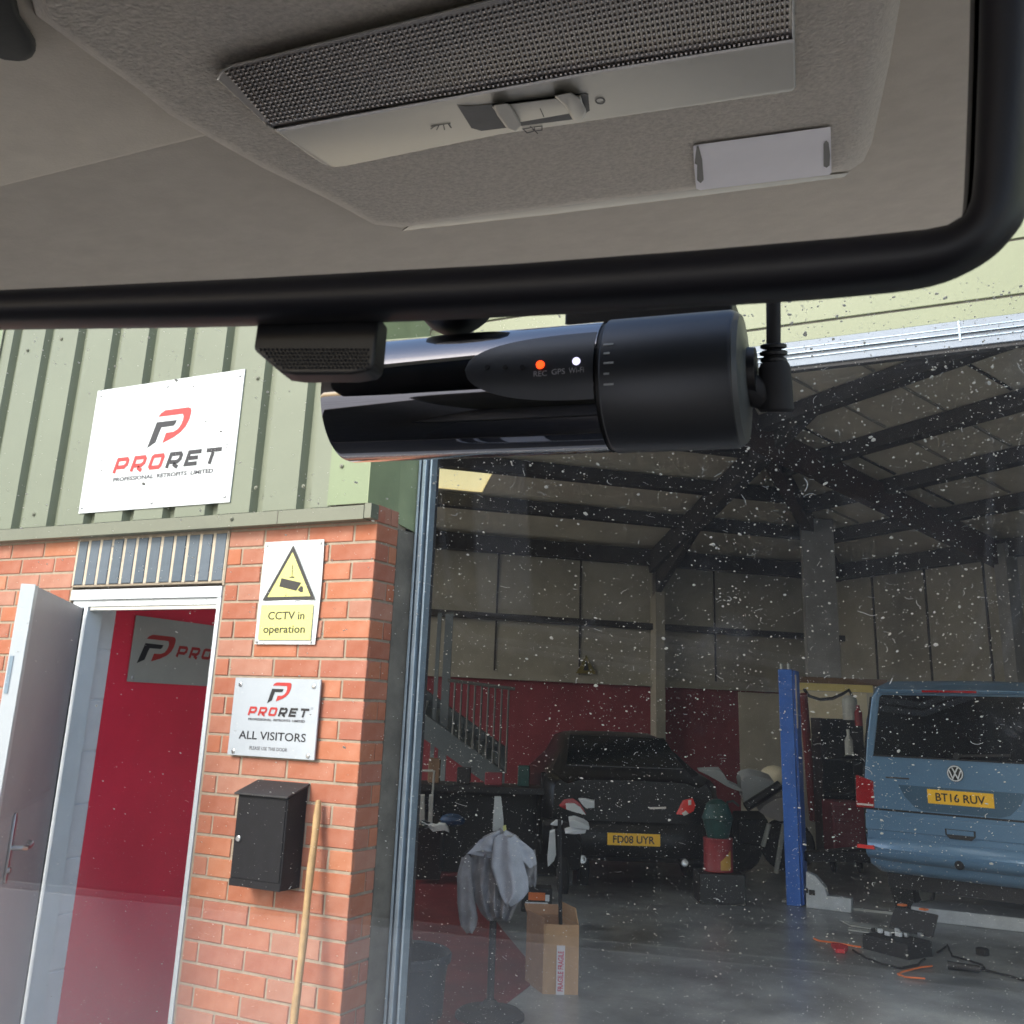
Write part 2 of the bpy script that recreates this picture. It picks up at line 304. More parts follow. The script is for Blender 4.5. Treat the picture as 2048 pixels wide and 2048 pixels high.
def thing(name, loc, label, cat, group=None):
    o = bpy.data.objects.new(name, None); COL.objects.link(o); o.location = loc; o.empty_display_size = 0.05
    return tag(o, label, cat, group)
def text_obj(name, txt, o0, ex, ey, x0, x1, y0, y1, m, parent, shear=0.0, bold=0.0, ext=0.0006, fit_h=True):
    """print: letters fitted to the box x0..x1, y0..y1 in the plane (o0, ex, ey)"""
    c = bpy.data.curves.new(name, 'FONT'); c.body = txt; c.size = 1; c.shear = shear; c.offset = bold; c.resolution_u = 3
    t = bpy.data.objects.new('tmp', c); COL.objects.link(t); bpy.context.view_layer.update()
    me = bpy.data.meshes.new_from_object(t.evaluated_get(bpy.context.evaluated_depsgraph_get()))
    bpy.data.objects.remove(t); bpy.data.curves.remove(c)
    xs = [v.co.x for v in me.vertices]; ys = [v.co.y for v in me.vertices]
    sx = (x1-x0)/(max(xs)-min(xs)); sy = (y1-y0)/(max(ys)-min(ys)); o0, ex, ey = Vector(o0), Vector(ex), Vector(ey); nz = ex.cross(ey).normalized()
    b = MB(); P = [o0+ex*(x0+(v.co.x-min(xs))*sx)+ey*(y0+(v.co.y-min(ys))*sy)+nz*ext for v in me.vertices]
    b.add(P, [tuple(p.vertices) for p in me.polygons]); bpy.data.meshes.remove(me)
    return b.build(name, m, parent)
def stroke(b, pts, w, T, closed=False, z=0.0):
    """mitred thick line of 2d points; T maps (x, y, z) to the world"""
    n = len(pts); L = []; Rr = []
    P = [Vector((p[0], p[1])) for p in pts]
    for i in range(n):
        if closed: a, c = P[i-1], P[(i+1) % n]
        else: a, c = P[max(i-1, 0)], P[min(i+1, n-1)]
        d1 = (P[i]-a) if (P[i]-a).length > 1e-9 else (c-P[i]); d2 = (c-P[i]) if (c-P[i]).length > 1e-9 else d1
        d1.normalize(); d2.normalize(); n1 = Vector((-d1.y, d1.x)); n2 = Vector((-d2.y, d2.x)); mm = (n1+n2)
        if mm.length < 1e-6: mm = n1
        mm.normalize(); k = w/2/max(0.35, mm.dot(n1)); L.append(P[i]+mm*k); Rr.append(P[i]-mm*k)
    vs = [T(p.x, p.y, z) for p in L]+[T(p.x, p.y, z) for p in Rr]
    fs = [(i, (i+1) % n, (i+1) % n+n, i+n) for i in range(n if closed else n-1)]
    b.add(vs, fs)
def plane_T(o, ex, ey, k=1.0):
    o, ex, ey = Vector(o), Vector(ex), Vector(ey); nz = ex.cross(ey).normalized()
    return lambda x, y, z=0.0: o+ex*(x*k)+ey*(y*k)+nz*z

# ------------------------------------------------------------------ setting: ground, floor
tag(MB().box(-60, 60, -60, -0.3, -0.3, 0.0).build('yard_ground', 'concrete_y'), kind='structure')
tag(MB().box(-14, 14, -0.3, 26, -0.3, 0.0).build('garage_floor', 'floor'), kind='structure')
redpts = [onZ(*p) for p in [(740, 1700), (905, 1722), (960, 1790), (1000, 1855), (1050, 1915), (1060, 1972), (1000, 2018), (930, 2070), (860, 2130), (700, 2130)]]
tag(MB().prism([Vector((p.x, p.y, 0.001)) for p in redpts], (0, 0, 0.004)).build('red_painted_floor_patch', 'floor_red'), kind='structure')

# ------------------------------------------------------------------ the unit: brick wall, cladding, door, roof
unit = thing('industrial_unit', (0, 0, 0), 'brick and sage green clad industrial unit with wide roller door opening and dark workshop inside', 'building')
JZ = 2.3; CO = 0.075; DX0, DX1, DZ = -1.655, -0.753, 2.07   # door opening in the brickwork
core = MB()
core.box(DX1, -0.006, 0.0045, 0.215, 0.0, 2.372).box(-6.0, DX0, 0.0045, 0.28, 0.0, 2.372).box(DX0, DX1, 0.0045, 0.28, DZ+0.012, 2.372)
core.box(-0.0059, -0.0058, 0.01, 0.0105, 0, 0.01)
wall = core.build('brick_wall', 'mortar', unit)
def brick_mesh(L, H, D, seed, m):
    rr = random.Random(seed); c = 0.0025; j = lambda: rr.uniform(-0.0012, 0.0012)
    vs = [(j(), 0.0+c, j()), (L+j(), c, j()), (L+j(), c, H+j()), (j(), c, H+j()), (0, D, 0), (L, D, 0), (L, D, H), (0, D, H),
          (c, j()*.4, c), (L-c, j()*.4, c), (L-c, j()*.4, H-c), (c, j()*.4, H-c)]
    fs = [(8, 9, 10, 11), (0, 1, 9, 8), (1, 2, 10, 9), (2, 3, 11, 10), (3, 0, 8, 11), (0, 4, 5, 1), (1, 5, 6, 2), (2, 6, 7, 3), (3, 7, 4, 0), (4, 7, 6, 5)]
    me = bpy.data.meshes.new('brick'); me.from_pydata(vs, [], fs); me.materials.append(M[m]); me.validate(); return me
_bm = {}
def brick(x, y, z, L, H=0.065, D=0.05, rot=0.0, m='brick'):
    key = (round(L, 3), round(H, 3), m, R.randrange(3))
    if key not in _bm: _bm[key] = brick_mesh(L, H, D, hash(key[:2]) % 1000+key[3], m)
    o = bpy.data.objects.new('brick', _bm[key]); COL.objects.link(o); o.parent = wall; o.location = (x, y+R.uniform(-.0015, .0015), z); o.rotation_euler = (0, 0, rot)
# courses: joint i at height JZ - i*CO ; course i lies between joint i and joint i+1
lowf = MB()
def row(x_right, x_left, i, first, D=0.05):
    """bricks of 215 mm with 10 mm joints from right to left; first = length of the first one"""
    z = JZ-(i+1)*CO+0.005; x = x_right; L = first
    while x > x_left+0.03:
        l = min(L, x-x_left)
        if z > 0.42: brick(x-l, 0.0, z, round(l, 3))
        else: lowf.box(x-l, x, 0.0, 0.05, z, z+0.065)
        x -= l+0.01; L = 0.215
for i in range(-1, 30):
    stretcher = i % 2 != 0
    if i == -1:
        pass
    row(0.0, (DX1+0.012) if i > 2 else -0.745, i, 0.215 if stretcher else 0.1025)
    # return face towards the roller door
    z = JZ-(i+1)*CO+0.005
    if z < 0.02: continue
    segs = [(0.012, 0.152)] if not stretcher else [(0.012, 0.093), (0.103, 0.152)]
    for a, b in segs:
        if z > 0.42: brick(0.0, a, z, round(b-a, 4), rot=math.pi/2)
        else: lowf.box(-0.05, -0.001, a, b, z, z+0.065)
    if i >= 0 or True:
        x0 = DX0-0.012 if i > 2 else -1.662
        if z > 1.1 or i < 3: row(x0, -2.62, i, 0.13 if stretcher else 0.215)
        else:
            xx = x0
            for k in range(7): lowf.box(xx-0.215, xx, 0.0, 0.05, z, z+0.065); xx -= 0.225
# turned pieces were rotated about their corner; blue soldier course over the door
for k in range(12):
    x = -1.655+k*0.0752
    if k == 0: tag(MB().box(x-0.008, x+0.0055, 0.0015, 0.03, 2.088, 2.296).build('mortar_joint', 'mortar_pale', wall))
    brick(x+0.005, -0.002, 2.092, 0.058, 0.20, m='bluebrick')
    tag(MB().box(x+0.0635, x+0.0797, 0.0015, 0.03, 2.088, 2.296).build('mortar_joint', 'mortar_pale', wall))
tag(lowf.build('lower_brick_courses', 'brick', wall), kind='stuff')
tag(MB().box(-0.758, -0.747, -0.001, 0.05, 2.07, 2.30).build('mortar_joint', 'mortar', wall))

# cladding above the brick: pans and narrow valleys
cl = MB(); zt, zb, yo, yi = 4.6, 2.368, -0.035, 0.0
valleys = [-2.31+0.2455*k for k in range(9)]
xs = [(-2.42, yo)]
for xv in valleys: xs += [(xv-0.036, yo), (xv-0.022, yi), (xv+0.022, yi), (xv+0.036, yo)]
xs += [(-0.205, yo)]
vs = []; fs = []
for (x, y) in xs: vs += [(x, y, zb), (x, y, zt), (x, y+0.004, zb), (x, y+0.004, zt)]
for i in range(len(xs)-1):
    a = i*4; fs += [(a, a+4, a+5, a+1), (a+2, a+3, a+7, a+6), (a, a+2, a+6, a+4)]
cladding = cl.add(vs, fs).build('cladding_sheet', 'clad', unit)
tag(MB().box(-6, -2.42, -0.03, 0.0, 2.368, 4.6).build('green_flashing_panel', 'clad_g', unit), 'bright green flat panel left of the ribs')
MB().box(-2.424, -2.418, -0.045, 0.0, 2.368, 4.6).build('panel_edge_trim', 'flash', unit)
b = MB(); b.box(-0.222, -0.03, -0.040, -0.0365, 2.372, 4.6)
b.build('corner_flashing', 'clad_g', unit)
b = MB(); b.hexa([(-0.0335, -0.040, 2.365), (-0.03, -0.040, 2.365), (0.085, 0.15, 2.365), (0.082, 0.155, 2.365), (-0.0335, -0.040, 4.6), (-0.03, -0.040, 4.6), (0.085, 0.15, 4.6), (0.082, 0.155, 4.6)])
b = MB(); b.prism([(-0.030, -0.040, 2.368), (-0.026, -0.040, 2.368), (-0.004, 0.145, 2.325), (0.0235, 0.262, 2.30), (0.019, 0.266, 2.30), (-0.02, 0.15, 2.325)], (0, 0, 2.25))
tag(b.build('corner_flashing', 'clad_r', unit), 'green return of the corner flashing, paler to offset its shade')
# drip flashing along the foot of the cladding
b = MB(); b.hexa([(-6, -0.052, 2.306), (-0.033, -0.052, 2.306), (-0.033, 0.0, 2.306), (-6, 0.0, 2.306), (-6, -0.052, 2.362), (-0.033, -0.052, 2.362), (-0.033, 0.0, 2.372), (-6, 0.0, 2.372)])
b.build('drip_flashing', 'flash', unit, bevel=0.002)
MB().box(-0.031, -0.0, -0.050, 0.004, 2.31, 2.368).build('drip_flashing_return', 'flash', unit)
scr = []
for (x, z) in [(-0.70, 2.34), (-0.35, 2.46), (-0.60, 2.47), (-0.165, 2.53), (-0.66, 2.965), (-2.20, 2.42), (-1.95, 2.43), (-2.21, 3.3), (-1.97, 3.33), (0.06, 2.45), (-0.12, 3.3)]:
    y = -0.053 if z < 2.35 else -0.041 if x > -0.2 else yo-0.001
    if x > 0: x, y = 0.021, 0.25
    MB().lathe((x, y, z), (0, -1, 0), [(0, 0.009), (0.004, 0.009), (0.005, 0.005), (0.009, 0.005)], 8).build('fixing_screw', 'flash', unit, smooth=True)
# weathered jamb strip and galvanised door guide
MB().prism([(-0.01, 0.1535, 0), (0.001, 0.1535, 0), (0.0225, 0.258, 0), (0.0225, 0.30, 0), (-0.01, 0.30, 0)], (0, 0, 2.299)).build('door_jamb', 'jamb', unit)
g = MB(); g.box(0.024, 0.035, 0.238, 0.293, 0.0, 2.87).box(0.048, 0.065, 0.231, 0.293, 0.0, 2.87).box(0.074, 0.083, 0.248, 0.293, 0.0, 2.87)
g.build('door_guide', 'galv', unit, bevel=0.002)
MB().box(0.0352, 0.0478, 0.268, 0.293, 0.0, 2.87).box(0.0652, 0.0738, 0.268, 0.293, 0.0, 2.87).build('guide_seal', 'rubber', unit)
MB().box(0.080, 0.0835, 0.293, 0.31, 0.0, 2.87).build('guide_edge_brush', 'rubber', unit)
# panels above the opening and the aluminium head rail
for z0, z1 in [(2.936, 3.0), (3.008, 3.202), (3.21, 3.403), (3.411, 3.66), (3.669, 4.6)]:
    MB().box(0.024, 9.0, 0.265, 0.293, z0, z1).build('head_panel', 'clad_y', unit, bevel=0.003)
MB().box(0.024, 9.0, 0.273, 0.303, 2.88, 4.6).build('head_panel_backing', 'jamb', unit)
h = MB()
for z0, z1, y in [(2.907, 2.935, 0.258), (2.888, 2.9065, 0.253), (2.8695, 2.8875, 0.261), (2.840, 2.869, 0.255)]: h.box(0.036, 9.0, y, 0.303, z0, z1)
h.build('head_rail', 'alu', unit, bevel=0.0015)
MB().box(0.088, 9.0, 0.263, 0.293, 2.826, 2.8395).build('head_seal', 'rubber', unit)
for z_ in (2.8675, 2.8868, 2.9058): MB().box(0.036, 9.0, 0.2505, 0.2525, z_, z_+0.0028).build('rail_groove', 'galv', unit)
for k in range(6): MB().box(0.85+k*0.64, 0.856+k*0.64, 0.252, 0.2525, 2.86, 2.933).build('rail_joint', 'galv', unit)
MB().box(8.98, 9.4, 0.0, 0.3, 0.0, 4.6).build('far_jamb', 'flash', unit)
MB().box(-0.459, -0.456, -0.0535, -0.052, 2.308, 2.36).build('flashing_joint', 'jamb', unit)
MB().box(-6.0, 12.0, 0.305, 0.36, 4.0, 4.9).box(-6.0, -1.8, 0.29, 0.34, 0, 4.9).box(9.4, 14.0, 0.1, 0.26, 0, 4.9).build('upper_front_wall', 'liner', unit)

# doorway: frame, block reveal, red side wall, leaf
fr = MB(); y0, y1 = 0.004, 0.07
fr.box(DX0+0.004, DX1-0.004, y0-0.006, y1, 2.022, 2.068).box(DX0+0.012, DX1-0.014, y0+0.006, y1, 1.992, 2.0215)
fr.box(DX1-0.024, DX1-0.003, y0-0.004, y1, 0.0, 2.0215)
fr.build('door_frame', 'frame_w', unit, bevel=0.002)
MB().box(DX0+0.004, -1.575, y0, y1-0.01, 0.0, 1.991).build('door_frame_jamb', 'frame_w', unit, bevel=0.002)
tag(MB().box(-1.5745, -1.545, 0.012, 0.10, 0.0, 1.991).build('door_frame_jamb', 'frame_b', unit, bevel=0.002), 'pale blue grey hinge jamb of the door frame')
MB().box(-1.545, -0.78, 0.02, 0.05, 1.977, 1.9915).build('door_frame_rail', 'steel', unit)
# painted blocks of the reveal (plane x = -1.58) and the red side wall behind them
rev = MB().box(-1.80, -1.602, 0.075, 0.30, 0.0, 2.4).build('door_reveal', 'block', unit)
for i in range(11):
    zz = 0.03+i*0.2235
    MB().box(-1.61, -1.594, 0.104, 0.222, zz, zz+0.2165).build('painted_block', 'block', rev, bevel=0.003)
side = MB().box(-1.80, -1.6, 0.226, 1.45, 0.0, 2.25)
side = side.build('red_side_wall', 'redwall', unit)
MB().box(-1.6, -1.585, 0.3, 1.44, 0.0, 0.10).build('skirting', 'redwall', side)
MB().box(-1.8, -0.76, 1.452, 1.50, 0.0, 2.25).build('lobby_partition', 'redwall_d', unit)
MB().box(-1.8, -0.74, 0.30, 1.5, 2.252, 2.3).build('lobby_ceiling', 'white', unit)
# leaf, hinged on the left jamb and swung outwards
HG = Vector((-1.548, -0.012, 0.0)); LD = (Vector((-0.95, -0.74, 0))-Vector((-1.515, -0.025, 0))).normalized(); LN = Vector((-LD.y, LD.x, 0))  # LN points to the inner face
if LN.dot(CAM-HG) < 0: LN = -LN
leaf = MB().obox(HG+Vector((0, 0, 0.012)), LD*0.895, -LN*0.044, (0, 0, 1.972)).build('front_door', 'door_in', unit, bevel=0.002)
MB().obox(HG+LD*0.8965+LN*0.003+Vector((0, 0, 0.012)), LD*0.008, -LN*0.05, (0, 0, 1.975)).build('door_edge_strip', 'frame_w', leaf, bevel=0.001)
MB().obox(HG+LD*0.862+LN*0.0005+Vector((0, 0, 0.012)), LD*0.034, LN*0.003, (0, 0, 1.972)).build('door_edge_trim', 'frame_w', leaf)
MB().obox(HG+LD*0.9048-LN*0.030+Vector((0, 0, 1.60)), LD*0.002, -LN*0.012, (0, 0, 0.13)).build('latch_plate', 'galv', leaf)
MB().obox(HG-LD*0.004+LN*0.001+Vector((0, 0, 0.0)), LD*0.010, LN*0.004, (0, 0, 1.985)).build('door_seal', 'rubber', leaf)
hp = onP(30, 1690, HG, LN); hs = (hp-HG).dot(LD)
def LP(s, n, z): return HG+LD*s+LN*n+Vector((0, 0, z))
zc = hp.z
plate_s = min(0.84, hs+0.085)
pl = [LP(plate_s+0.016*math.cos(a)*1.0, 0.001, zc+(0.105 if math.sin(a) > 0 else -0.105)+0.016*math.sin(a)) for a in [math.pi*2*k/20 for k in range(20)]]
MB().prism(pl, LN*0.009).build('handle_plate', 'steel', leaf, bevel=0.002)
MB().tube([LP(plate_s, 0.008, zc), LP(plate_s, 0.045, zc), LP(plate_s-0.012, 0.056, zc-0.001), LP(plate_s-0.05, 0.058, zc-0.003), LP(plate_s-0.10, 0.056, zc+0.001), LP(plate_s-0.125, 0.048, zc+0.004), LP(plate_s-0.132, 0.034, zc+0.006)], [0.009, 0.009, 0.009, 0.0085, 0.008, 0.0085, 0.008], 12).build('door_handle', 'steel', leaf, smooth=True)
MB().lathe(LP(plate_s, 0.009, zc-0.075), LN, [(0, 0.011), (0.008, 0.011), (0.010, 0.008)], 16).build('key_cylinder', 'steel', leaf, smooth=True)

# ------------------------------------------------------------------ workshop shell
K = at(1690, 1455, 17.0); K.z = 0; d1, n1 = az(47.6), az(137.6); d2, n2 = az(127), az(217)
EV = 4.35
def W1(s, h=0.0, off=0.0): return K-d1*s+n1*off+Vector((0, 0, h))
def W2(s, h=0.0, off=0.0): return K+d2*s+n2*off+Vector((0, 0, h))
tag(MB().obox(W1(-0.2, 2.12), -d1*14, -n1*0.2, (0, 0, 2.6)).build('back_wall', 'liner', unit))
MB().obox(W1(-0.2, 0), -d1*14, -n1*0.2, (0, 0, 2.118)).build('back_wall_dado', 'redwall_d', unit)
MB().obox(W1(-0.05, 0, 0.006), -d1*2.05, -n1*0.0055, (0, 0, 2.10)).build('pale_wall_section', 'pale_wall', unit)
MB().obox(W1(1.2, 2.12, 0.001), -d1*12, n1*0.09, (0, 0, 0.09)).build('wall_ledge', 'liner', unit)
MB().obox(W1(-0.2, 3.02, 0.001), -d1*14, n1*0.12, (0, 0, 0.10)).build('wall_rail', 'beam', unit)
MB().obox(W2(-0.2, 0), d2*14, -n2*0.2, (0, 0, 4.7)).build('right_back_wall', 'liner', unit)
for s in (0.8, 1.9, 3.0, 4.1, 5.2): MB().obox(W2(s, 0, 0.001), d2*0.03, n2*0.02, (0, 0, 4.3)).build('wall_sheet_seam', 'beam', unit)
for s in (2.4, 4.8, 6.2, 7.3): MB().obox(W1(s, 2.25, 0.001), -d1*0.025, n1*0.02, (0, 0, 2.0)).build('wall_sheet_seam', 'beam', unit)
# eaves beams, columns, rafters
MB().obox(W1(-0.1, EV-0.28, 0.02), -d1*14, n1*0.16, (0, 0, 0.26)).build('eaves_beam', 'beam', unit)
MB().obox(W2(0, EV-0.28, 0.02), d2*12, n2*0.16, (0, 0, 0.26)).build('eaves_beam', 'beam', unit)
PITCH = math.tan(rad(16)); PITCH2 = math.tan(rad(14))
def roofz(p):
    a = (p-K).dot(n1); b2 = (p-K).dot(n2); return EV+min(a*PITCH, b2*PITCH2)
for s in (3.58, 9.2):
    MB().obox(W1(s, 0, 0.01), d1*0.16, n1*0.22, (0, 0, EV-0.1)).build('steel_column', 'liner', unit)
    c0 = W1(s, EV-0.25, 0.1)
    MB().bar(c0, c0+n1*13+Vector((0, 0, 13*PITCH)), 0.16, 0.34).build('rafter', 'beam', unit)
    MB().prism([c0+Vector((0, 0, -0.55)), c0+n1*1.6+Vector((0, 0, 1.6*PITCH-0.15)), c0+Vector((0, 0, -0.1))], d1*0.10).build('rafter_haunch', 'beam', unit)
# columns standing nearer the corner and on the right wall, with their light faces
for u, t, w, m_, zt_ in [(1652, 15.0, 0.50, 'column', 4.75)]:
    p = at(u, 1455, t); p.z = 0
    MB().cbox(p+Vector((0, 0, zt_/2)), RGT.cross(Vector((0, 0, 1))).normalized()*0.12, Vector((0, 0, 1)).cross(RGT.cross(Vector((0, 0, 1))).normalized())*w, (0, 0, zt_)).build('steel_column', m_, unit)
for s in (3.4, 7.6):
    c0 = W2(s, EV-0.25, 0.1)
    MB().obox(W2(s, 0, 0.01), d2*0.2, n2*0.25, (0, 0, EV-0.1)).build('steel_column', 'column', unit)
    MB().bar(c0, c0+n2*9+Vector((0, 0, 9*PITCH2)), 0.16, 0.36).build('rafter', 'beam_r', unit)
hip = (n1/ n1.length*1.0)
hd = None
for a_ in range(150, 220):
    v = az(a_)
    if abs(v.dot(n1)*PITCH-v.dot(n2)*PITCH2) < 0.012: hd = v; break
hd = hd or az(178)
MB().bar(K+Vector((0, 0, EV-0.15)), K+hd*14+Vector((0, 0, EV-0.15+14*hd.dot(n1)*PITCH)), 0.18, 0.3).build('hip_rafter', 'beam_r', unit)
# roof sheets in bands between purlins (plane one rises from the back wall, plane two from the right wall)
def band(nn, dd, pit, q0, q1, sgn, smax, z_off=0.0, s0=None, s1=None, th=0.05):
    def P(q, s): p = K+nn*q+dd*s; p = Vector((p.x, p.y, EV+q*pit+z_off)); return p
    def hs_(q): # where the hip cuts this line
        k = q/(hd.dot(nn)); return (hd*k).dot(dd)
    a0 = hs_(q0) if s0 is None else s0; a1 = hs_(q1) if s0 is None else s0
    e = smax if s1 is None else s1
    b_ = MB(); pts = [P(q0, a0), P(q1, a1), P(q1, e), P(q0, e)]
    return b_.prism(pts, (0, 0, th))
qs = [-0.2, 1.25, 2.35, 3.45, 4.55, 5.65, 6.75, 7.85, 8.95]
for i in range(len(qs)-1):
    q0, q1 = qs[i], qs[i+1]-0.002
    if i == 1:   # this band holds the rooflight
        band(n1, -d1, PITCH, q0, 1.378, 1, 14).build('roof_sheet', 'liner2', unit)
        band(n1, -d1, PITCH, 2.30, q1, 1, 14).build('roof_sheet', 'liner2', unit)
        band(n1, -d1, PITCH, 1.38, 2.298, 1, 6.88).build('roof_sheet', 'liner2', unit)
        band(n1, -d1, PITCH, 1.38, 2.298, 1, 14, s0=9.2).build('roof_sheet', 'liner2', unit)
        band(n1, -d1, PITCH, 1.38, 2.298, 1, 9.198, s0=6.882, th=0.01).build('rooflight', 'rooflight', unit)
    else: band(n1, -d1, PITCH, q0, q1, 1, 14).build('roof_sheet', 'liner2', unit)
    band(n2, d2, PITCH2, q0, q1, 1, 16).build('roof_sheet', 'liner2', unit)
for q in [1.25, 2.35, 3.45, 4.55, 5.65, 6.75, 7.85]:
    for nn, dd, pt in ((n1, -d1, PITCH), (n2, d2, PITCH2)):
        s0 = (hd*q/hd.dot(nn)).dot(dd); a = K+nn*q+dd*s0; e = K+nn*q+dd*14
        a.z = e.z = EV+q*pt-0.10
        MB().bar(a, e, 0.20, 0.19).build('purlin', 'beam', unit)
# front slope, rising from the front wall, alternate translucent sheets added out of view to brighten the workshop
for k in range(15):
    x0 = -6+k*1.4; lit = k % 2 == 1
    MB().hexa([(x0, 0.31, 4.9), (x0+1.396, 0.31, 4.9), (x0+1.396, 6.2, 7.0), (x0, 6.2, 7.0), (x0, 0.31, 4.93), (x0+1.396, 0.31, 4.93), (x0+1.396, 6.2, 7.03), (x0, 6.2, 7.03)]).build('rooflight' if lit else 'roof_sheet', 'fill_rooflight' if lit else 'liner2', unit)
# thin ribs under the right hand sheets
for k in range(13):
    s = 1.0+k*0.9
    for q0, q1 in ((1.36, 2.24), (2.46, 3.34), (3.56, 4.44), (4.66, 5.54), (5.76, 6.64), (6.86, 7.74)):
        if (hd*q1/hd.dot(n2)).dot(d2) < s:
            a = K+n2*q0+d2*s; e = K+n2*q1+d2*s; a.z = EV+q0*PITCH2-0.012; e.z = EV+q1*PITCH2-0.012
            MB().bar(a, e, 0.035, 0.02).build('sheet_rib', 'liner' if k % 3 else 'beam', unit)
# a cream partition with brown board on top, standing before the corner
pc = at(1604, 1640, 13.2); pc.z = 0; pe = RGT.copy(); pe.z = 0; pe.normalize(); pn = Vector((pe.y, -pe.x, 0))
if pn.dot(CAM-pc) < 0: pn = -pn
booth = thing('partition_booth', pc, 'cream partition booth with brown board top behind the blue lift post', 'booth')
hz = at(1604, 1362, 13.2).z
MB().obox(pc+Vector((0, 0, 0)), pe*1.05, -pn*0.8, (0, 0, hz)).build('booth_wall', 'pale_wall', booth, bevel=0.01)
MB().obox(pc+Vector((0, 0, hz-0.10))+pn*0.004, pe*1.04, -pn*0.003, (0, 0, 0.098)).build('booth_wall_trim', 'creamy', booth)
MB().obox(pc+Vector((0, 0, hz-0.85))+pn*0.003, pe*0.95, -pn*0.002, (0, 0, 0.74)).build('booth_panel', 'cream', booth)
MB().obox(pc+Vector((-0.05, 0, hz+0.002)), pe*1.3, -pn*0.8, (0, 0, 0.08)).build('booth_top_board', 'board', booth, bevel=0.005)
hzs = [at(u, v, 13.05) for u, v in [(1608, 1378), (1618, 1392), (1640, 1399), (1665, 1397), (1685, 1388), (1698, 1380), (1704, 1392), (1704, 1406)]]
tag(MB().tube(hzs, 0.02, 8).build('air_hose', 'rubber', None, smooth=True), 'dark hose looped across the cream booth wall', 'hose')
rk = at(1668, 1660, 12.6); rk.z = 0
rack = thing('storage_rack', rk, 'dark cluttered storage rack standing left of the blue van', 'rack')
for k in range(4): MB().cbox(rk+pe*0.1+Vector((0, 0, 0.35+k*0.42)), pe*0.5, pn*0.4, (0, 0, 0.03)).build('shelf', 'black', rack)
MB().cbox(rk+pe*0.1-pn*0.2+Vector((0, 0, 0.85)), pe*0.52, pn*0.02, (0, 0, 1.7)).build('back_panel', 'black', rack)
for sx in (-0.16, 0.36): MB().cbox(rk+pe*sx+Vector((0, 0, 0.85)), pe*0.03, pn*0.4, (0, 0, 1.7)).build('upright', 'black', rack)
def small(name, mb, m, label, cat, **kw):
    o = mb.build(name, m, None, **kw); return tag(o, label, cat)
small('grey_canister', MB().lathe(at(1701, 1440, 12.3), (0, 0, 1), [(0, 0.09), (0.25, 0.09), (0.29, 0.05)], 16), 'tilecol', 'grey canister on the rack top left of the van', 'canister', smooth=True)
small('red_bottle', MB().lathe(at(1718, 1452, 12.0), (0, 0, 1), [(0, 0.045), (0.16, 0.045), (0.2, 0.02), (0.24, 0.02)], 12), 'red_can', 'small red bottle close beside the rear window of the van', 'bottle', smooth=True)
small('spray_bottle', MB().lathe(at(1699, 1510, 12.2), (0, 0, 1), [(0, 0.05), (0.17, 0.05), (0.23, 0.02), (0.3, 0.022)], 12), 'tilecol', 'pale bottle on the dark rack beside the van lamp', 'bottle', smooth=True)
ch = at(1690, 1690, 11.5); ch.z = 0
seat = thing('red_tool_trolley', ch, 'dark red tool trolley standing low beside the van bumper', 'trolley')
MB().cbox(ch+Vector((0, 0, 0.50)), pe*0.38, pn*0.4, (0, 0, 0.55)).build('cabinet', 'redwall_d', seat, bevel=0.02)
for k in range(3): MB().cbox(ch+pn*0.205+Vector((0, 0, 0.34+k*0.16)), pe*0.34, pn*0.012, (0, 0, 0.13)).build('drawer', 'redwall_d', seat, bevel=0.004)
for sx in (-0.15, 0.15): MB().lathe(ch+pe*sx-pn*0.03+Vector((0, 0, 0.08)), pe, [(0, 0.08), (0.03, 0.08)], 14).build('castor', 'tyre', seat)

# yellow warning triangle far back on the wall
wt = onP(1172, 1332, W1(0, 0, 0.03), n1)
wsg = thing('warning_sign', wt, 'faded yellow warning triangle high on the dark back wall', 'sign')
MB().prism([wt+Vector((0, 0, 0.17)), wt-d1*0.17+Vector((0, 0, -0.12)), wt+d1*0.17+Vector((0, 0, -0.12))], n1*0.012).build('sign_board', mat('faded_yellow_board', (0.16, 0.13, 0.03), 0.6, var=0.3), wsg)
MB().prism([wt+n1*0.013+Vector((0, 0, 0.09)), wt-d1*0.05+n1*0.013+Vector((0, 0, -0.07)), wt+d1*0.05+n1*0.013+Vector((0, 0, -0.07))], n1*0.002).build('symbol', 'black_print', wsg)

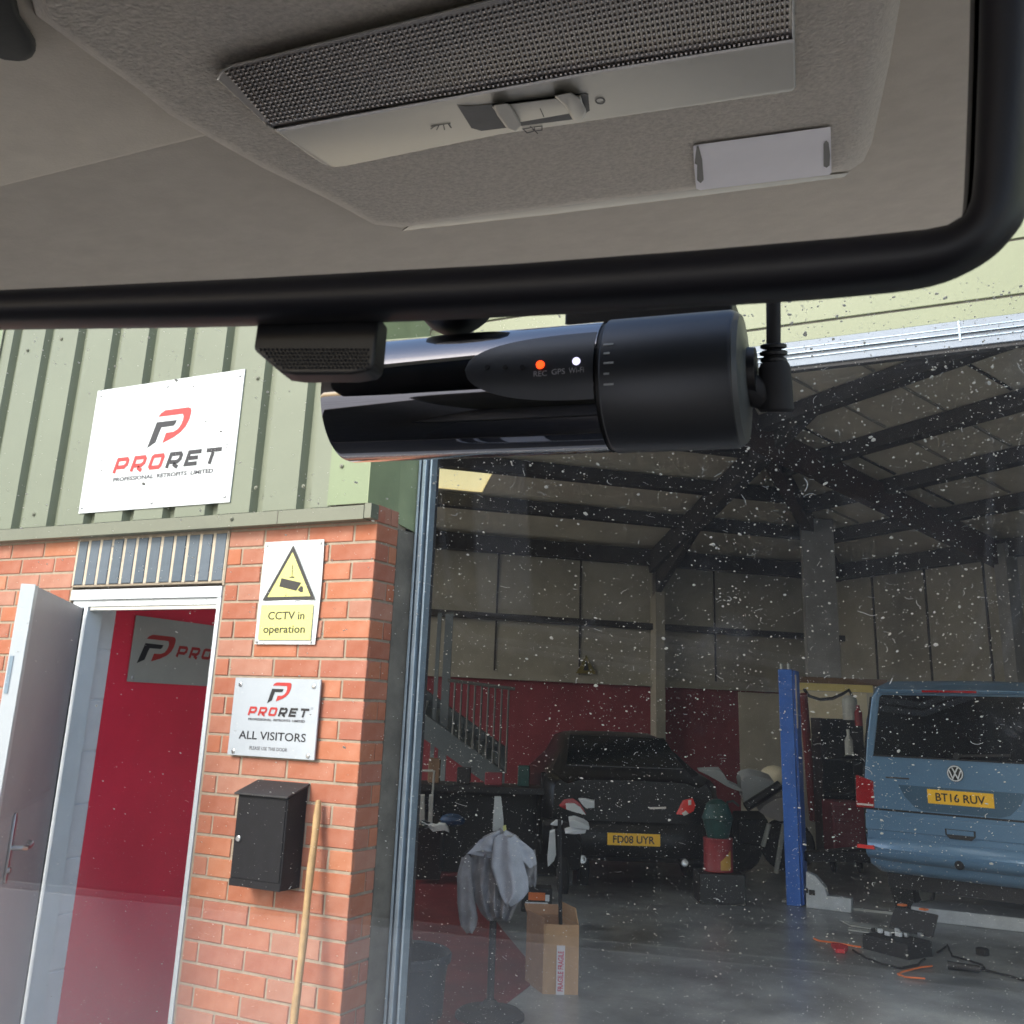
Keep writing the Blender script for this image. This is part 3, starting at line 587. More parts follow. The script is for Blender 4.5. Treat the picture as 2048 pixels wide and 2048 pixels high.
# ------------------------------------------------------------------ signs on the wall
def logo_T(o, ex, ey, k=1.0): return plane_T(o, ex, ey, k)
DARK = [(0.381, 0.282), (0.42, 0.401), (0.542, 0.400), (0.534, 0.382), (0.525, 0.375), (0.452, 0.374), (0.441, 0.345), (0.428, 0.305)]
REDP = [(0.424, 0.427), (0.440, 0.443), (0.462, 0.454), (0.603, 0.454), (0.615, 0.450), (0.622, 0.440), (0.622, 0.425), (0.617, 0.398), (0.601, 0.366), (0.575, 0.341), (0.535, 0.320), (0.472, 0.298), (0.486, 0.345), (0.53, 0.346), (0.556, 0.357), (0.572, 0.377), (0.580, 0.400), (0.580, 0.415), (0.572, 0.4265)]
def letters(b, chars, x0, T, w=0.082, h=0.072, z0=0.178, st=0.0185, pitch=0.1085, sl=0.30):
    s = st/2
    def S(x, y): return (x0+x+y*sl*1.0, z0+y)
    for ch_ in chars:
        def q(pts, closed=False): stroke(b, [S(*p) for p in pts], st, T, closed, 0.0008)
        if ch_ in 'PR':
            q([(s, 0), (s, h-s), (w-s-0.008, h-s), (w-s, h-s-0.008), (w-s, h*0.52), (w-s-0.012, h*0.36), (s+s, h*0.36)])
            if ch_ == 'R': q([(w*0.50, h*0.36-s), (w-s*0.9, 0)])
        if ch_ == 'O': q([(s, s+0.006), (s, h-s-0.006), (s+0.008, h-s), (w-s-0.006, h-s), (w-s, h-s-0.008), (w-s, s+0.008), (w-s-0.008, s), (s+0.006, s)], True)
        if ch_ == 'E': q([(w-s*0.4, h-s), (s, h-s), (s, s), (w-s*0.8, s)]); q([(2*s+0.0005, h*0.5), (w-s*1.3, h*0.5)])
        if ch_ == 'T': q([(0, h-s), (w+0.004, h-s)]); q([(w*0.5, h-2*s-0.0003), (w*0.5, 0)])
        x0 += pitch
def sign(name, label, o, ex, ey, wd, hg, board, k=1.0, lx=0.0, lz=0.0, thick=0.006, screws=(), extra=True):
    o = Vector(o); ex = Vector(ex); ey = Vector(ey); nz = ex.cross(ey).normalized()
    t = thing(name, o, label, 'sign')
    MB().obox(o, ex*wd, ey*hg, nz*thick).build('sign_board', board, t, bevel=0.001)
    T = plane_T(o+nz*(thick+0.0007)+ex*lx+ey*lz, ex, ey, k)
    b = MB(); b.prism([T(x, y) for x, y in DARK], nz*0.0006); b.build('logo_stem', 'dark_print', t)
    b = MB(); b.prism([T(x, y) for x, y in REDP], nz*0.0006); b.build('logo_bowl', 'red_print', t)
    b = MB(); letters(b, 'PRO', 0.183, T); b.build('lettering', 'red_print', t)
    b = MB(); letters(b, 'RET', 0.183+3*0.1085, T); b.build('lettering', 'dark_print', t)
    if extra:
        text_obj('small_lettering', 'PROFESSIONAL  RETROFITS  LIMITED', T(0, 0), ex*k, ey*k, 0.196, 0.796, 0.137, 0.156, 'grey_print', t, bold=0.03)
        c = T(0.856, 0.252); b = MB(); stroke(b, [(0.008*math.cos(a), 0.008*math.sin(a)) for a in [k2*math.pi/5 for k2 in range(10)]], 0.002, plane_T(c, ex*k, ey*k), True, 0.0005); b.build('mark', 'grey_print', t)
    for sx, sy in screws: MB().lathe(o+ex*sx+ey*sy+nz*thick, nz, [(0, 0.009), (0.003, 0.0085), (0.005, 0.005)], 12).build('screw', 'steel', t, smooth=True)
    return t, T
X, Z3 = Vector((1, 0, 0)), Vector((0, 0, 1))
t1, _ = sign('company_sign', 'large white PRORET board with red and grey logo, screwed to the green cladding', (-1.641, yo-0.0015, 2.416), X, Z3, 0.908, 0.600, 'signwhite', 1.0, 0.0, 0.0, 0.005,
     [(0.028, 0.572), (0.455, 0.572), (0.884, 0.573), (0.018, 0.028), (0.455, 0.026), (0.877, 0.028)])
# visitors sign (logo at 0.46 scale)
k = 0.46
t2, T2 = sign('visitor_sign', 'brushed grey square sign reading ALL VISITORS, below the camera warning', (-0.613, -0.012, 1.402), X, Z3, 0.421, 0.294, 'signgrey', k, 0.075-0.183*k+0.007, 0.152-0.178*k, 0.008,
     [(0.030, 0.268), (0.392, 0.268), (0.030, 0.014), (0.392, 0.014)])
T2o = Vector((-0.613, -0.0202, 1.402))
text_obj('lettering', 'ALL VISITORS', T2o, X, Z3, 0.049, 0.375, 0.062, 0.093, 'dark_print', t2, bold=0.012)
text_obj('small_lettering', 'PLEASE USE THIS DOOR', T2o, X, Z3, 0.108, 0.292, 0.024, 0.037, 'grey_print', t2, bold=0.01)
# the sign inside, on the red side wall
p0 = onX(253, 1363, -1.594); ey_ = Z3
t3 = thing('indoor_sign', p0, 'dull grey board with dark red logo on the red wall inside the doorway', 'sign')
MB().obox(p0, (0, 1.0, 0), (0, 0, 0.31), (0.005, 0, 0)).build('sign_board', 'greysign', t3)
T3 = plane_T(p0+Vector((0.0057, 0.0, 0.0)), Vector((0, 1, 0)), Z3, 0.86)
LG = lambda x, y: T3((x-0.36)*0.9*1.25+0.025, (y-0.28)*0.95+0.10)
MB().prism([LG(x, y) for x, y in DARK], (0.0005, 0, 0)).build('logo_stem', 'dark_print', t3)
MB().prism([LG(x, y) for x, y in REDP], (0.0005, 0, 0)).build('logo_bowl', 'red_print', t3)
LG2 = lambda x, y, z=0: T3((x-0.183)*0.95+0.335, (y-0.178)*0.9+0.155, z)
b = MB(); letters(b, 'PRO', 0.183, LG2); b.build('lettering', 'red_print', t3)
b = MB(); letters(b, 'RET', 0.183+3*0.1085, LG2); b.build('lettering', 'dark_print', t3)
MB().lathe(p0+Vector((0.005, 0.03, 0.02)), X, [(0, 0.009), (0.004, 0.006)], 10).build('screw', 'steel', t3)
# CCTV warning sign, a slightly bowed sheet
t4 = thing('camera_warning_sign', (-0.543, -0.004, 1.828), 'white and yellow CCTV warning sign with black camera triangle on the brick pier', 'sign')
co = Vector((-0.543, -0.004, 1.828)); CW, CHh = 0.300, 0.413
def bow(x, z, off=0.0):
    return co+Vector((x+0.006*math.sin((z/CHh)*3.1)*(1 if x > 0.15 else 0), -0.004-off-0.006*math.sin(x/CW*3.14)*abs(math.sin(z/CHh*4)), z))
b = MB(); nx, nz_ = 8, 12; vs = []; fs = []
for off in (0.0, 0.003):
    for j in range(nz_+1):
        for i in range(nx+1): vs.append(bow(CW*i/nx, CHh*j/nz_, off))
nn_ = (nx+1)*(nz_+1)
for j in range(nz_):
    for i in range(nx):
        a = j*(nx+1)+i; fs += [(a, a+1, a+nx+2, a+nx+1), (a+nn_, a+nn_+nx+1, a+nn_+nx+2, a+nn_+1)]
for j in range(nz_):
    a = j*(nx+1); fs += [(a, a+nx+1, a+nn_+nx+1, a+nn_), (a+nx, a+nn_+nx, a+nn_+2*nx+1, a+2*nx+1)]
for i in range(nx): fs += [(i, i+nn_, i+1+nn_, i+1), (nn_-1-i, nn_-2-i, 2*nn_-2-i, 2*nn_-1-i)]
b.add(vs, fs).build('sign_board', 'signwhite', t4)
def wx(x, z, zz=0): return Vector((x, -0.0172-zz, z))
b = MB(); A, B_, C_ = (-0.390, 2.208), (-0.508, 2.008), (-0.268, 2.008)
b.add([wx(*A), wx(*B_), wx(*C_)], [(0, 1, 2)]); b.build('triangle_ground', 'yellow_print', t4)
b = MB(); stroke(b, [A, B_, C_], 0.014, lambda x, z, zz=0: wx(x, z, 0.0006), True); b.build('triangle_border', 'black_print', t4)
b = MB(); b.add([wx(-0.523, 1.845), wx(-0.262, 1.845), wx(-0.262, 1.983), wx(-0.523, 1.983)], [(0, 1, 2, 3)]); b.build('yellow_ground', 'yellow_print', t4)
b = MB(); b.add([wx(x, z, 0.0008) for x, z in [(-0.434, 2.090), (-0.331, 2.069), (-0.353, 2.037), (-0.441, 2.056)]], [(0, 1, 2, 3)])
b.add([wx(x, z, 0.0008) for x, z in [(-0.346, 2.040), (-0.333, 2.056), (-0.322, 2.054), (-0.318, 2.032), (-0.330, 2.030)]], [(0, 1, 2, 3, 4)])
b.add([wx(x, z, 0.0008) for x, z in [(-0.385, 2.141), (-0.3815, 2.141), (-0.3795, 2.095), (-0.383, 2.095)]], [(0, 1, 2, 3)])
b.add([wx(x, z, 0.0008) for x, z in [(-0.394, 2.0905), (-0.368, 2.0885), (-0.368, 2.0945), (-0.394, 2.0945)]], [(0, 1, 2, 3)])
b.build('camera_symbol', 'black_print', t4)
text_obj('lettering', 'CCTV in', (0, -0.0176, 0), X, Z3, -0.482, -0.300, 1.924, 1.956, 'black_print', t4, bold=0.014)
text_obj('lettering', 'operation', (0, -0.0176, 0), X, Z3, -0.499, -0.292, 1.862, 1.901, 'black_print', t4, bold=0.014)
for x, z in [(-0.528, 2.227), (-0.257, 2.227), (-0.531, 1.837), (-0.263, 1.838)]: MB().lathe((x, -0.0145, z), (0, -1, 0), [(0, 0.005), (0.003, 0.004)], 10).build('screw', 'steel', t4)

# ------------------------------------------------------------------ letter box and wooden pole
lb = thing('letter_box', (-0.345, 0, 0.955), 'black steel letter box with sloping lid on the brick pier', 'letter box')
bx0, bx1, byf = -0.456, -0.222, -0.112
MB().hexa([(bx0, byf, 0.957), (bx1, byf, 0.957), (bx1, 0.0, 0.957), (bx0, 0.0, 0.957), (bx0, byf, 1.268), (bx1, byf, 1.268), (bx1, 0.0, 1.306), (bx0, 0.0, 1.306)]).build('box_body', 'black_b', lb, bevel=0.003)
MB().hexa([(bx0-0.008, byf-0.016, 1.270), (bx1+0.008, byf-0.016, 1.270), (bx1+0.008, 0.0, 1.310), (bx0-0.008, 0.0, 1.310), (bx0-0.008, byf-0.016, 1.277), (bx1+0.008, byf-0.016, 1.277), (bx1+0.008, 0.0, 1.318), (bx0-0.008, 0.0, 1.318)]).build('lid', 'black_m', lb, bevel=0.0015)
MB().box(bx0+0.006, bx1-0.006, byf-0.004, byf-0.0005, 0.985, 1.262).build('box_door', 'black_b', lb, bevel=0.0015)
MB().box(bx0, bx1, byf-0.003, byf, 0.957, 0.981).build('bottom_lip', 'black_b', lb, bevel=0.001)
MB().lathe((bx0+0.026, byf-0.004, 1.118), (0, -1, 0), [(0, 0.011), (0.005, 0.011), (0.007, 0.008)], 18).build('lock', 'steel', lb, smooth=True)
top = onY(637, 1602, -0.025); bot = onY(588, 2048, -0.13); dd = (bot-top); bot2 = top+dd*((top.z-0.0)/(top.z-bot.z))
pts = []; rs = []
for i in range(25):
    f_ = i/24; p = top.lerp(bot2, f_)+Vector((math.sin(i*0.9)*0.0015, 0, 0)); pts.append(p); rs.append((0.0135 if i > 0 else 0.010)+0.001*math.sin(i*1.7))
small('wooden_pole', MB().tube([top+Vector((0, 0, 0.004))]+pts, [0.005]+rs, 12), 'wood', 'worn wooden broom handle leaning on the brick pier', 'pole', smooth=True)

# ------------------------------------------------------------------ vehicle lift
pb = onZ(1588, 1812); pb.z = 0
lift = thing('vehicle_lift', pb, 'blue vehicle lift post with pale grey base frame beside the van', 'vehicle lift')
lx = Vector((1, 0, 0)); ph = 0.0
ptop = None
for z in range(200, 320, 2):
    c = pb+Vector((0, 0, z/100)); q = c-CAM; v = CY-F*q.dot(UPV)/q.dot(FWD)
    if v < 1340: ph = z/100; break
MB().cbox(pb+Vector((0.0, 0.12, ph/2)), (0.135, 0, 0), (0, 0.26, 0), (0, 0, ph)).build('post', 'blue', lift, bevel=0.01)
MB().cbox(pb+Vector((0.077, 0.14, ph/2)), (0.022, 0, 0), (0, 0.20, 0), (0, 0, ph-0.02)).build('post_channel', 'blue', lift, bevel=0.003)
MB().cbox(pb+Vector((0.09, 0.05, ph-0.30)), (0.012, 0, 0), (0, 0.02, 0), (0, 0, 0.5)).build('guide_rod', 'steel', lift)
for sx in (-0.04, 0.03): MB().lathe(pb+Vector((sx, 0.03, ph)), (0, 0, 1), [(0, 0.014), (0.05, 0.014), (0.06, 0.006)], 8).build('top_bolt', 'tilecol', lift)
def gz(u, v): p = onZ(u, v); p.z = 0; return p
fy = pb.y-0.02
def onF(u, v): return onY(u, v, fy)
foot = [onF(*p) for p in [(1612, 1811), (1702, 1822), (1703, 1798), (1666, 1793), (1654, 1792), (1650, 1775), (1630, 1752), (1612, 1743)]]
for p in foot: p.z = max(p.z, 0.0)
foot[0].z = 0; foot[1].z = 0
MB().prism(foot, (0, 0.10, 0)).build('base_foot', 'liftgrey', lift, bevel=0.006)
q = onF(1624, 1785); MB().cbox(q+Vector((0, -0.004, 0)), (0.055, 0, 0), (0, 0.006, 0), (0, 0, 0.045)).build('slot', 'black', lift, bevel=0.004)
q = onF(1614, 1781); MB().cbox(q+Vector((0, -0.004, 0)), (0.02, 0, 0), (0, 0.006, 0), (0, 0, 0.04)).build('slot', 'black', lift, bevel=0.004)
r0 = onF(1822, 1818); r0.z = 0.0
MB().obox((r0.x, fy, 0.0), (1.8, 0, 0), (0, 0.5, 0), (0, 0, 0.11)).build('base_ramp', 'liftgrey', lift, bevel=0.01)
MB().obox((r0.x-1.15, fy+0.15, 0.001), (1.15, 0, 0), (0, 0.25, 0), (0, 0, 0.02)).build('base_plate', 'tilecol', lift)
for sx in (0.6, 1.7): MB().bar(pb+Vector((0.1, 0.12, 0.42)), pb+Vector((sx, 1.2, 0.42)), 0.09, 0.08).build('lift_arm', 'black', lift)
rp = at(1606, 1388, 13.0); rq = at(1627, 1640, 13.0)
small('red_pipe', MB().tube([rp, rq], 0.055, 10), 'pipe_red', 'dark red vertical pipe right behind the blue lift post', 'pipe', smooth=True)

# ------------------------------------------------------------------ blue van seen from behind
PLL = Vector((1.405, 6.292, 1.123)); vex = az(103.5); vfy = az(13.5)
vc = PLL+vex*0.26+az(103.5)*0.012; VL = PLL.z-0.055-1.005   # lift height
van = thing('blue_van', Vector((vc.x, vc.y, VL)), 'slate blue van seen from behind on the lift, yellow plate BT16 RUV', 'van')
def V(x, y, z): return Vector((vc.x, vc.y, VL))+vex*x+vfy*y+Vector((0, 0, z))
def vimg(u, v, off=0.0): # point of the rear face
    p = onP(u, v, V(0, off, 0), vfy); q = p-Vector((vc.x, vc.y, VL)); return q.dot(vex), q.z
def vring(y, hw, zr, zb_=0.36, tumble=0.10, r=0.09):
    half = [(0, zb_), (hw*0.86, zb_), (hw*0.97, zb_+0.06), (hw, zb_+0.25), (hw, 0.95), (hw*0.985, 1.12), (hw-tumble*0.6, 1.60), (hw-tumble-0.02, zr-0.14), (hw-tumble-0.06, zr-0.05), (hw-tumble-0.16, zr-0.01), (0, zr)]
    ring = [V(x, y, z) for x, z in half]+[V(-x, y, z) for x, z in half[-2:0:-1]]
    return ring
MB().loft([vring(0.05, 0.80, 1.88, 0.42), vring(0.12, 0.85, 1.93), vring(0.35, 0.90, 1.96), vring(1.2, 0.95, 1.98), vring(3.4, 0.95, 1.97), vring(3.75, 0.93, 1.85, tumble=0.12), vring(4.4, 0.92, 1.22, tumble=0.02), vring(4.95, 0.80, 0.98, tumble=0.02)]).build('body', 'van', van, smooth=True, angle=50)
# tailgate skin in front of the body
def vpan(name, pts, y0, th, m, bevel=0.004, parent=None):
    return MB().prism([V(x, y0, z) for x, z in pts], vfy*th).build(name, m, parent or van, bevel=bevel)
def iv(pts): return [vimg(*p) for p in pts]
wl = vimg(1744, 1394); wlb = vimg(1727, 1509); wtop = 1.80; wbot = wlb[1]
hw_t, hw_b = -wl[0], -wlb[0]
gate = vpan('tailgate', [(-0.80, 0.62), (0.80, 0.62), (0.80, 1.10), (0.755, 1.45), (0.69, 1.80), (0.62, 1.89), (-0.62, 1.89), (-0.69, 1.80), (-0.755, 1.45), (-0.80, 1.10)], 0.0, 0.10, 'van', 0.02)
zt2 = vimg(1910, 1392)[1]
zb2 = vimg(1910, 1520)[1]
vpan('rear_window', [(-0.70, zb2), (0.70, zb2), (0.665, 1.50), (0.615, zt2-0.02), (0.59, zt2), (-0.59, zt2), (-0.615, zt2-0.02), (-0.665, 1.50)], -0.006, 0.02, 'glass_d', 0.004, gate)
for q_ in (-1, 1): vpan('window_trim', [(q_*0.704, zb2), (q_*0.716, zb2), (q_*0.640, zt2+0.01), (q_*0.628, zt2+0.01)], -0.010, 0.01, 'van', 0.002, gate)
sp = MB().loft([[V(x, -0.07+abs(x)*0.03, zt2+0.045) for x in (-0.60, -0.3, 0.3, 0.60)]+[V(x, -0.05+abs(x)*0.03, zt2+0.015) for x in (0.60, 0.3, -0.3, -0.60)], [V(x, 0.18, zt2+0.12) for x in (-0.60, -0.3, 0.3, 0.60)]+[V(x, 0.18, zt2+0.02) for x in (0.60, 0.3, -0.3, -0.60)]])
sp.build('roof_spoiler', 'van', van, bevel=0.008)
vpan('high_brake_light', [(-0.22, zt2+0.022), (0.22, zt2+0.022), (0.22, zt2+0.042), (-0.22, zt2+0.042)], -0.082, 0.012, 'lamp_red', 0.002)
# number plate recess
rc = iv([(1776, 1568), (2048, 1582)]); zr1 = rc[0][1]; 
rz0 = vimg(1880, 1625)[1]
vpan('plate_recess', [(-0.50, zr1), (0.50, zr1), (0.455, zr1-0.09), (0.37, rz0+0.02), (0.30, rz0), (-0.30, rz0), (-0.37, rz0+0.02), (-0.455, zr1-0.09)], -0.004, 0.01, 'van_d', 0.003, gate)
pz = PLL.z-VL-0.055
pl_ = MB().obox(V(-0.26, -0.012, pz-0.055), vex*0.52, vfy*0.006, (0, 0, 0.111)).build('number_plate', 'plate', van, bevel=0.002)
text_obj('lettering', 'BT16 RUV', V(0, -0.0125, pz-0.055), vex, Z3, -0.195, 0.195, 0.022, 0.088, 'black_print', pl_, bold=0.02)
# round emblem: ring with a V over a W
em = vimg(1911, 1547); ec = V(em[0], -0.006, em[1])
emo = MB().lathe(ec, -vfy, [(0, 0.066), (0.005, 0.066), (0.007, 0.062)], 28).build('emblem', 'black', van, smooth=True)
Te = plane_T(ec-vfy*0.0078, vex, Z3)
b = MB(); stroke(b, [(0.058*math.cos(a), 0.058*math.sin(a)) for a in [k_*math.pi/14 for k_ in range(28)]], 0.009, Te, True)
stroke(b, [(-0.022, 0.046), (0, 0.004), (0.022, 0.046)], 0.010, Te); stroke(b, [(-0.046, 0.024), (-0.021, -0.040), (0, -0.002), (0.021, -0.040), (0.046, 0.024)], 0.010, Te, z=0.0004); b.build('emblem_mark', 'white_pl', emo)
# seams, lower panel, handle, lamps, bumper
zs = vimg(1800, 1622)[1]
vpan('tailgate_seam', [(-0.80, zs-0.008), (0.80, zs-0.008), (0.80, zs+0.008), (-0.80, zs+0.008)], -0.002, 0.01, 'black', 0.001, gate)
vpan('lower_panel', [(-0.80, 0.70), (0.80, 0.70), (0.80, zs-0.035), (-0.80, zs-0.035)], -0.014, 0.03, 'van', 0.012, gate)
hc = vimg(1922, 1669)
vpan('tailgate_handle', [(hc[0]-0.12, hc[1]+0.035), (hc[0]+0.12, hc[1]+0.035), (hc[0]+0.118, hc[1]-0.01), (hc[0]+0.085, hc[1]-0.04), (hc[0]-0.085, hc[1]-0.04), (hc[0]-0.118, hc[1]-0.01)], -0.018, 0.006, 'black', 0.003, gate)
vpan('handle_lid', [(hc[0]-0.105, hc[1]+0.03), (hc[0]+0.105, hc[1]+0.03), (hc[0]+0.105, hc[1]-0.006), (hc[0]-0.105, hc[1]-0.006)], -0.023, 0.006, 'van', 0.003, gate)
la = iv([(1712, 1549), (1747, 1562), (1749, 1616), (1713, 1614)])
for q_ in (-1, 1):
    pts = [(-x*q_*-1 if q_ == 1 else x, z) for x, z in la] if False else [(x if q_ == -1 else -x, z) for x, z in la]
    lm = vpan('tail_lamp', pts, -0.012, 0.05, 'lamp_red', 0.006)
    z0_ = min(z for _, z in la); xs_ = [x for x, _ in pts]
    vpan('lamp_clear_strip', [(min(xs_)+0.01, z0_+0.02), (max(xs_)-0.01, z0_+0.02), (max(xs_)-0.01, z0_+0.035), (min(xs_)+0.01, z0_+0.035)], -0.015, 0.01, 'lamp_clear', 0.001, lm)
bz = vimg(1800, 1712)[1]
bt = vimg(1800, 1680)[1]
bprof = []
for x in (-0.86, -0.80, -0.6, 0.6, 0.80, 0.86):
    yb = 0.22 if abs(x) > 0.83 else 0.02 if abs(x) > 0.7 else -0.03
    bprof.append([V(x, yb+0.02, bt+0.01), V(x, yb-0.010, bt-0.02), V(x, yb-0.02, bz+0.05), V(x, yb-0.055, bz+0.028), V(x, yb-0.05, bz+0.0), V(x, yb-0.01, bz-0.035), V(x, yb+0.10, bz-0.06), V(x, yb+0.3, bz-0.06), V(x, yb+0.3, bt+0.01)])
MB().loft(bprof).build('rear_bumper', 'van', van, smooth=True, angle=40)
rf = vimg(1736, 1692)
for q_ in (-1, 1): vpan('bumper_reflector', [(q_*abs(rf[0])-0.075, rf[1]-0.016), (q_*abs(rf[0])+0.075, rf[1]-0.016), (q_*abs(rf[0])+0.07, rf[1]+0.014), (q_*abs(rf[0])-0.07, rf[1]+0.014)], -0.062, 0.03, 'lamp_red_b', 0.003)
tw = vimg(1925, 1729); MB().lathe(V(tw[0], -0.04, tw[1]), -vfy, [(0, 0.035), (0.05, 0.035), (0.06, 0.025)], 14).build('towing_eye', 'black', van, smooth=True)
tm = vimg(1795, 1556)
vpan('script_badge', [(tm[0]-0.10, tm[1]-0.006), (tm[0]+0.10, tm[1]-0.006), (tm[0]+0.10, tm[1]+0.006), (tm[0]-0.10, tm[1]+0.006)], -0.004, 0.003, 'chrome', 0.001, gate)
def wheel(o0, ax, r, w, parent, rim='tilecol'):
    t_ = MB().lathe(o0-ax*w/2, ax, [(0, r*0.72), (0.01, r*0.96), (w*0.25, r), (w*0.75, r), (w-0.01, r*0.96), (w, r*0.72)], 28).build('wheel', 'tyre', parent, smooth=True)
    MB().lathe(o0-ax*(w/2+0.004), ax, [(0, r*0.62), (w+0.008, r*0.62)], 20).build('rim', rim, t_)
for sx in (-0.80, 0.80):
    for yy in (1.05, 4.05): wheel(V(sx, yy, 0.32-0.10), vex, 0.33, 0.22, van)
MB().hexa([V(-0.75, 0.3, 0.22), V(0.75, 0.3, 0.22), V(0.75, 4.6, 0.22), V(-0.75, 4.6, 0.22), V(-0.75, 0.3, 0.40), V(0.75, 0.3, 0.40), V(0.75, 4.6, 0.40), V(-0.75, 4.6, 0.40)]).build('underbody', 'black', van)

for q_ in (-1, 1): vpan('tailgate_gap', [(q_*0.802, 0.66), (q_*0.812, 0.66), (q_*0.812, 1.10), (q_*0.765, 1.45), (q_*0.70, 1.80), (q_*0.692, 1.80), (q_*0.757, 1.45), (q_*0.802, 1.10)], 0.001, 0.05, 'black', 0.0, van)
MB().bar(V(-0.02, -0.022, zb2+0.03), V(0.42, -0.022, zb2+0.06), 0.012, 0.02).build('rear_wiper', 'black', van)
MB().lathe(V(0, 0.0, zb2+0.03), -vfy, [(0, 0.03), (0.03, 0.025)], 14).build('wiper_hub', 'black', van)
vpan('window_seal', [(-0.70, zb2-0.004), (0.70, zb2-0.004), (0.70, zb2+0.008), (-0.70, zb2+0.008)], -0.009, 0.004, 'rubber', 0.0, van)
for q_ in (-0.29, 0.29):
    MB().lathe(V(q_, 0.55, 1.50), Z3, [(0, 0.12), (0.16, 0.12), (0.2, 0.05)], 12).build('headrest', 'black_m', van, smooth=True)

# ------------------------------------------------------------------ black car
cpl = Vector((-1.596, 6.681, 0.469)); cex = az(61); cfy = az(-29); cc = cpl+cex*0.26
car = thing('black_car', Vector((cc.x, cc.y, 0)), 'black saloon car parked nose in at the back, yellow plate FD08 UYR', 'car')
def Cc(x, y, z): return Vector((cc.x, cc.y, 0))+cex*x+cfy*y+Vector((0, 0, z))
def cimg(u, v, off=0.0): p = onP(u, v, Cc(0, off, 0), cfy); q = p-Vector((cc.x, cc.y, 0)); return q.dot(cex), q.z
def cring(y, hw, zs_, zr, hr, zb_=0.24):
    half = [(0, zb_), (hw*0.9, zb_), (hw, zb_+0.14), (hw, 0.55), (hw*0.985, zs_-0.06), (hw*0.93, zs_), (hr+0.03, zs_+(zr-zs_)*0.55), (hr*0.94, zr-0.05), (hr*0.75, zr-0.008), (0, zr)]
    return [Cc(x, y, z) for x, z in half]+[Cc(-x, y, z) for x, z in half[-2:0:-1]]
MB().loft([cring(0.0, 0.80, 0.98, 1.005, 0.70, 0.30), cring(0.12, 0.88, 1.02, 1.05, 0.74), cring(0.45, 0.90, 1.04, 1.08, 0.74), cring(1.15, 0.91, 1.02, 1.38, 0.60), cring(1.7, 0.91, 1.0, 1.45, 0.60), cring(2.6, 0.91, 0.98, 1.43, 0.60), cring(3.4, 0.90, 0.95, 1.02, 0.68), cring(4.2, 0.88, 0.82, 0.86, 0.7), cring(4.55, 0.74, 0.62, 0.66, 0.6, 0.3)]).build('body', 'carblack', car, smooth=True, angle=50)
MB().prism([Cc(-0.62, 0.50, 1.105), Cc(0.62, 0.50, 1.105), Cc(0.53, 1.10, 1.395), Cc(-0.53, 1.10, 1.395)], cfy*0.0+Vector((0, 0, 0.01))).build('rear_window', 'glass_d', car)
cp = MB().obox(Cc(-0.26, -0.062, cpl.z-0.06), cex*0.52, cfy*0.006, (0, 0, 0.111)).build('number_plate', 'plate', car, bevel=0.002)
text_obj('lettering', 'FD08 UYR', Cc(0, -0.0625, cpl.z-0.06), cex, Z3, -0.205, 0.205, 0.020, 0.090, 'black_print', cp, bold=0.02)
MB().loft([[Cc(x, -0.02+0.15*max(0, abs(x)-0.65), 0.30), Cc(x, -0.045+0.15*max(0, abs(x)-0.65), 0.38), Cc(x, -0.045+0.15*max(0, abs(x)-0.65), 0.56), Cc(x, 0.0+0.15*max(0, abs(x)-0.65), 0.62), Cc(x, 0.2, 0.62), Cc(x, 0.2, 0.28)] for x in (-0.9, -0.75, -0.5, 0.5, 0.75, 0.9)]).build('rear_bumper', 'carblack', car, smooth=True, angle=40)
def cpan(name, px, m, th=0.05, y0=-0.03, parent=None):
    return MB().prism([Cc(*(lambda q: (q[0], y0, q[1]))(cimg(u, v))) for u, v in px], cfy*th).build(name, m, parent or car, bevel=0.003)
l1 = cpan('tail_lamp', [(1117, 1611), (1128, 1598), (1146, 1596), (1160, 1606), (1172, 1628), (1150, 1624), (1130, 1618)], 'lamp_red', 0.08)
cpan('lamp_clear_and_glint', [(1131, 1606), (1148, 1606), (1160, 1614), (1171, 1629), (1150, 1624), (1132, 1618)], 'white_pl', 0.02, -0.04, l1)  # white reflection on the lamp, put in as a white piece
l2 = cpan('tail_lamp', [(1352, 1628), (1358, 1615), (1366, 1600), (1384, 1596), (1390, 1610), (1386, 1622), (1370, 1630)], 'lamp_red_b', 0.08)
cpan('lamp_clear_and_glint', [(1362, 1626), (1370, 1620), (1376, 1627), (1366, 1631)], 'lamp_clear', 0.02, -0.04, l2)
cpan('lamp_clear_and_glint', [(1375, 1600), (1381, 1599), (1381, 1609), (1375, 1610)], 'lamp_clear', 0.02, -0.04, l2)
cpan('boot_trim', [(1298, 1614), (1331, 1613), (1331, 1617), (1298, 1618)], 'lamp_clear', 0.01)
for sx in (-0.5, 0.5): MB().lathe(Cc(sx, 0.05, 0.27), -cfy, [(0, 0.035), (0.12, 0.035), (0.12, 0.028), (0.02, 0.028)], 14).build('exhaust', 'steel', car, smooth=True)
for sx in (-0.80, 0.80):
    for yy in (0.95, 3.65): wheel(Cc(sx, yy, 0.32), cex, 0.32, 0.21, car)

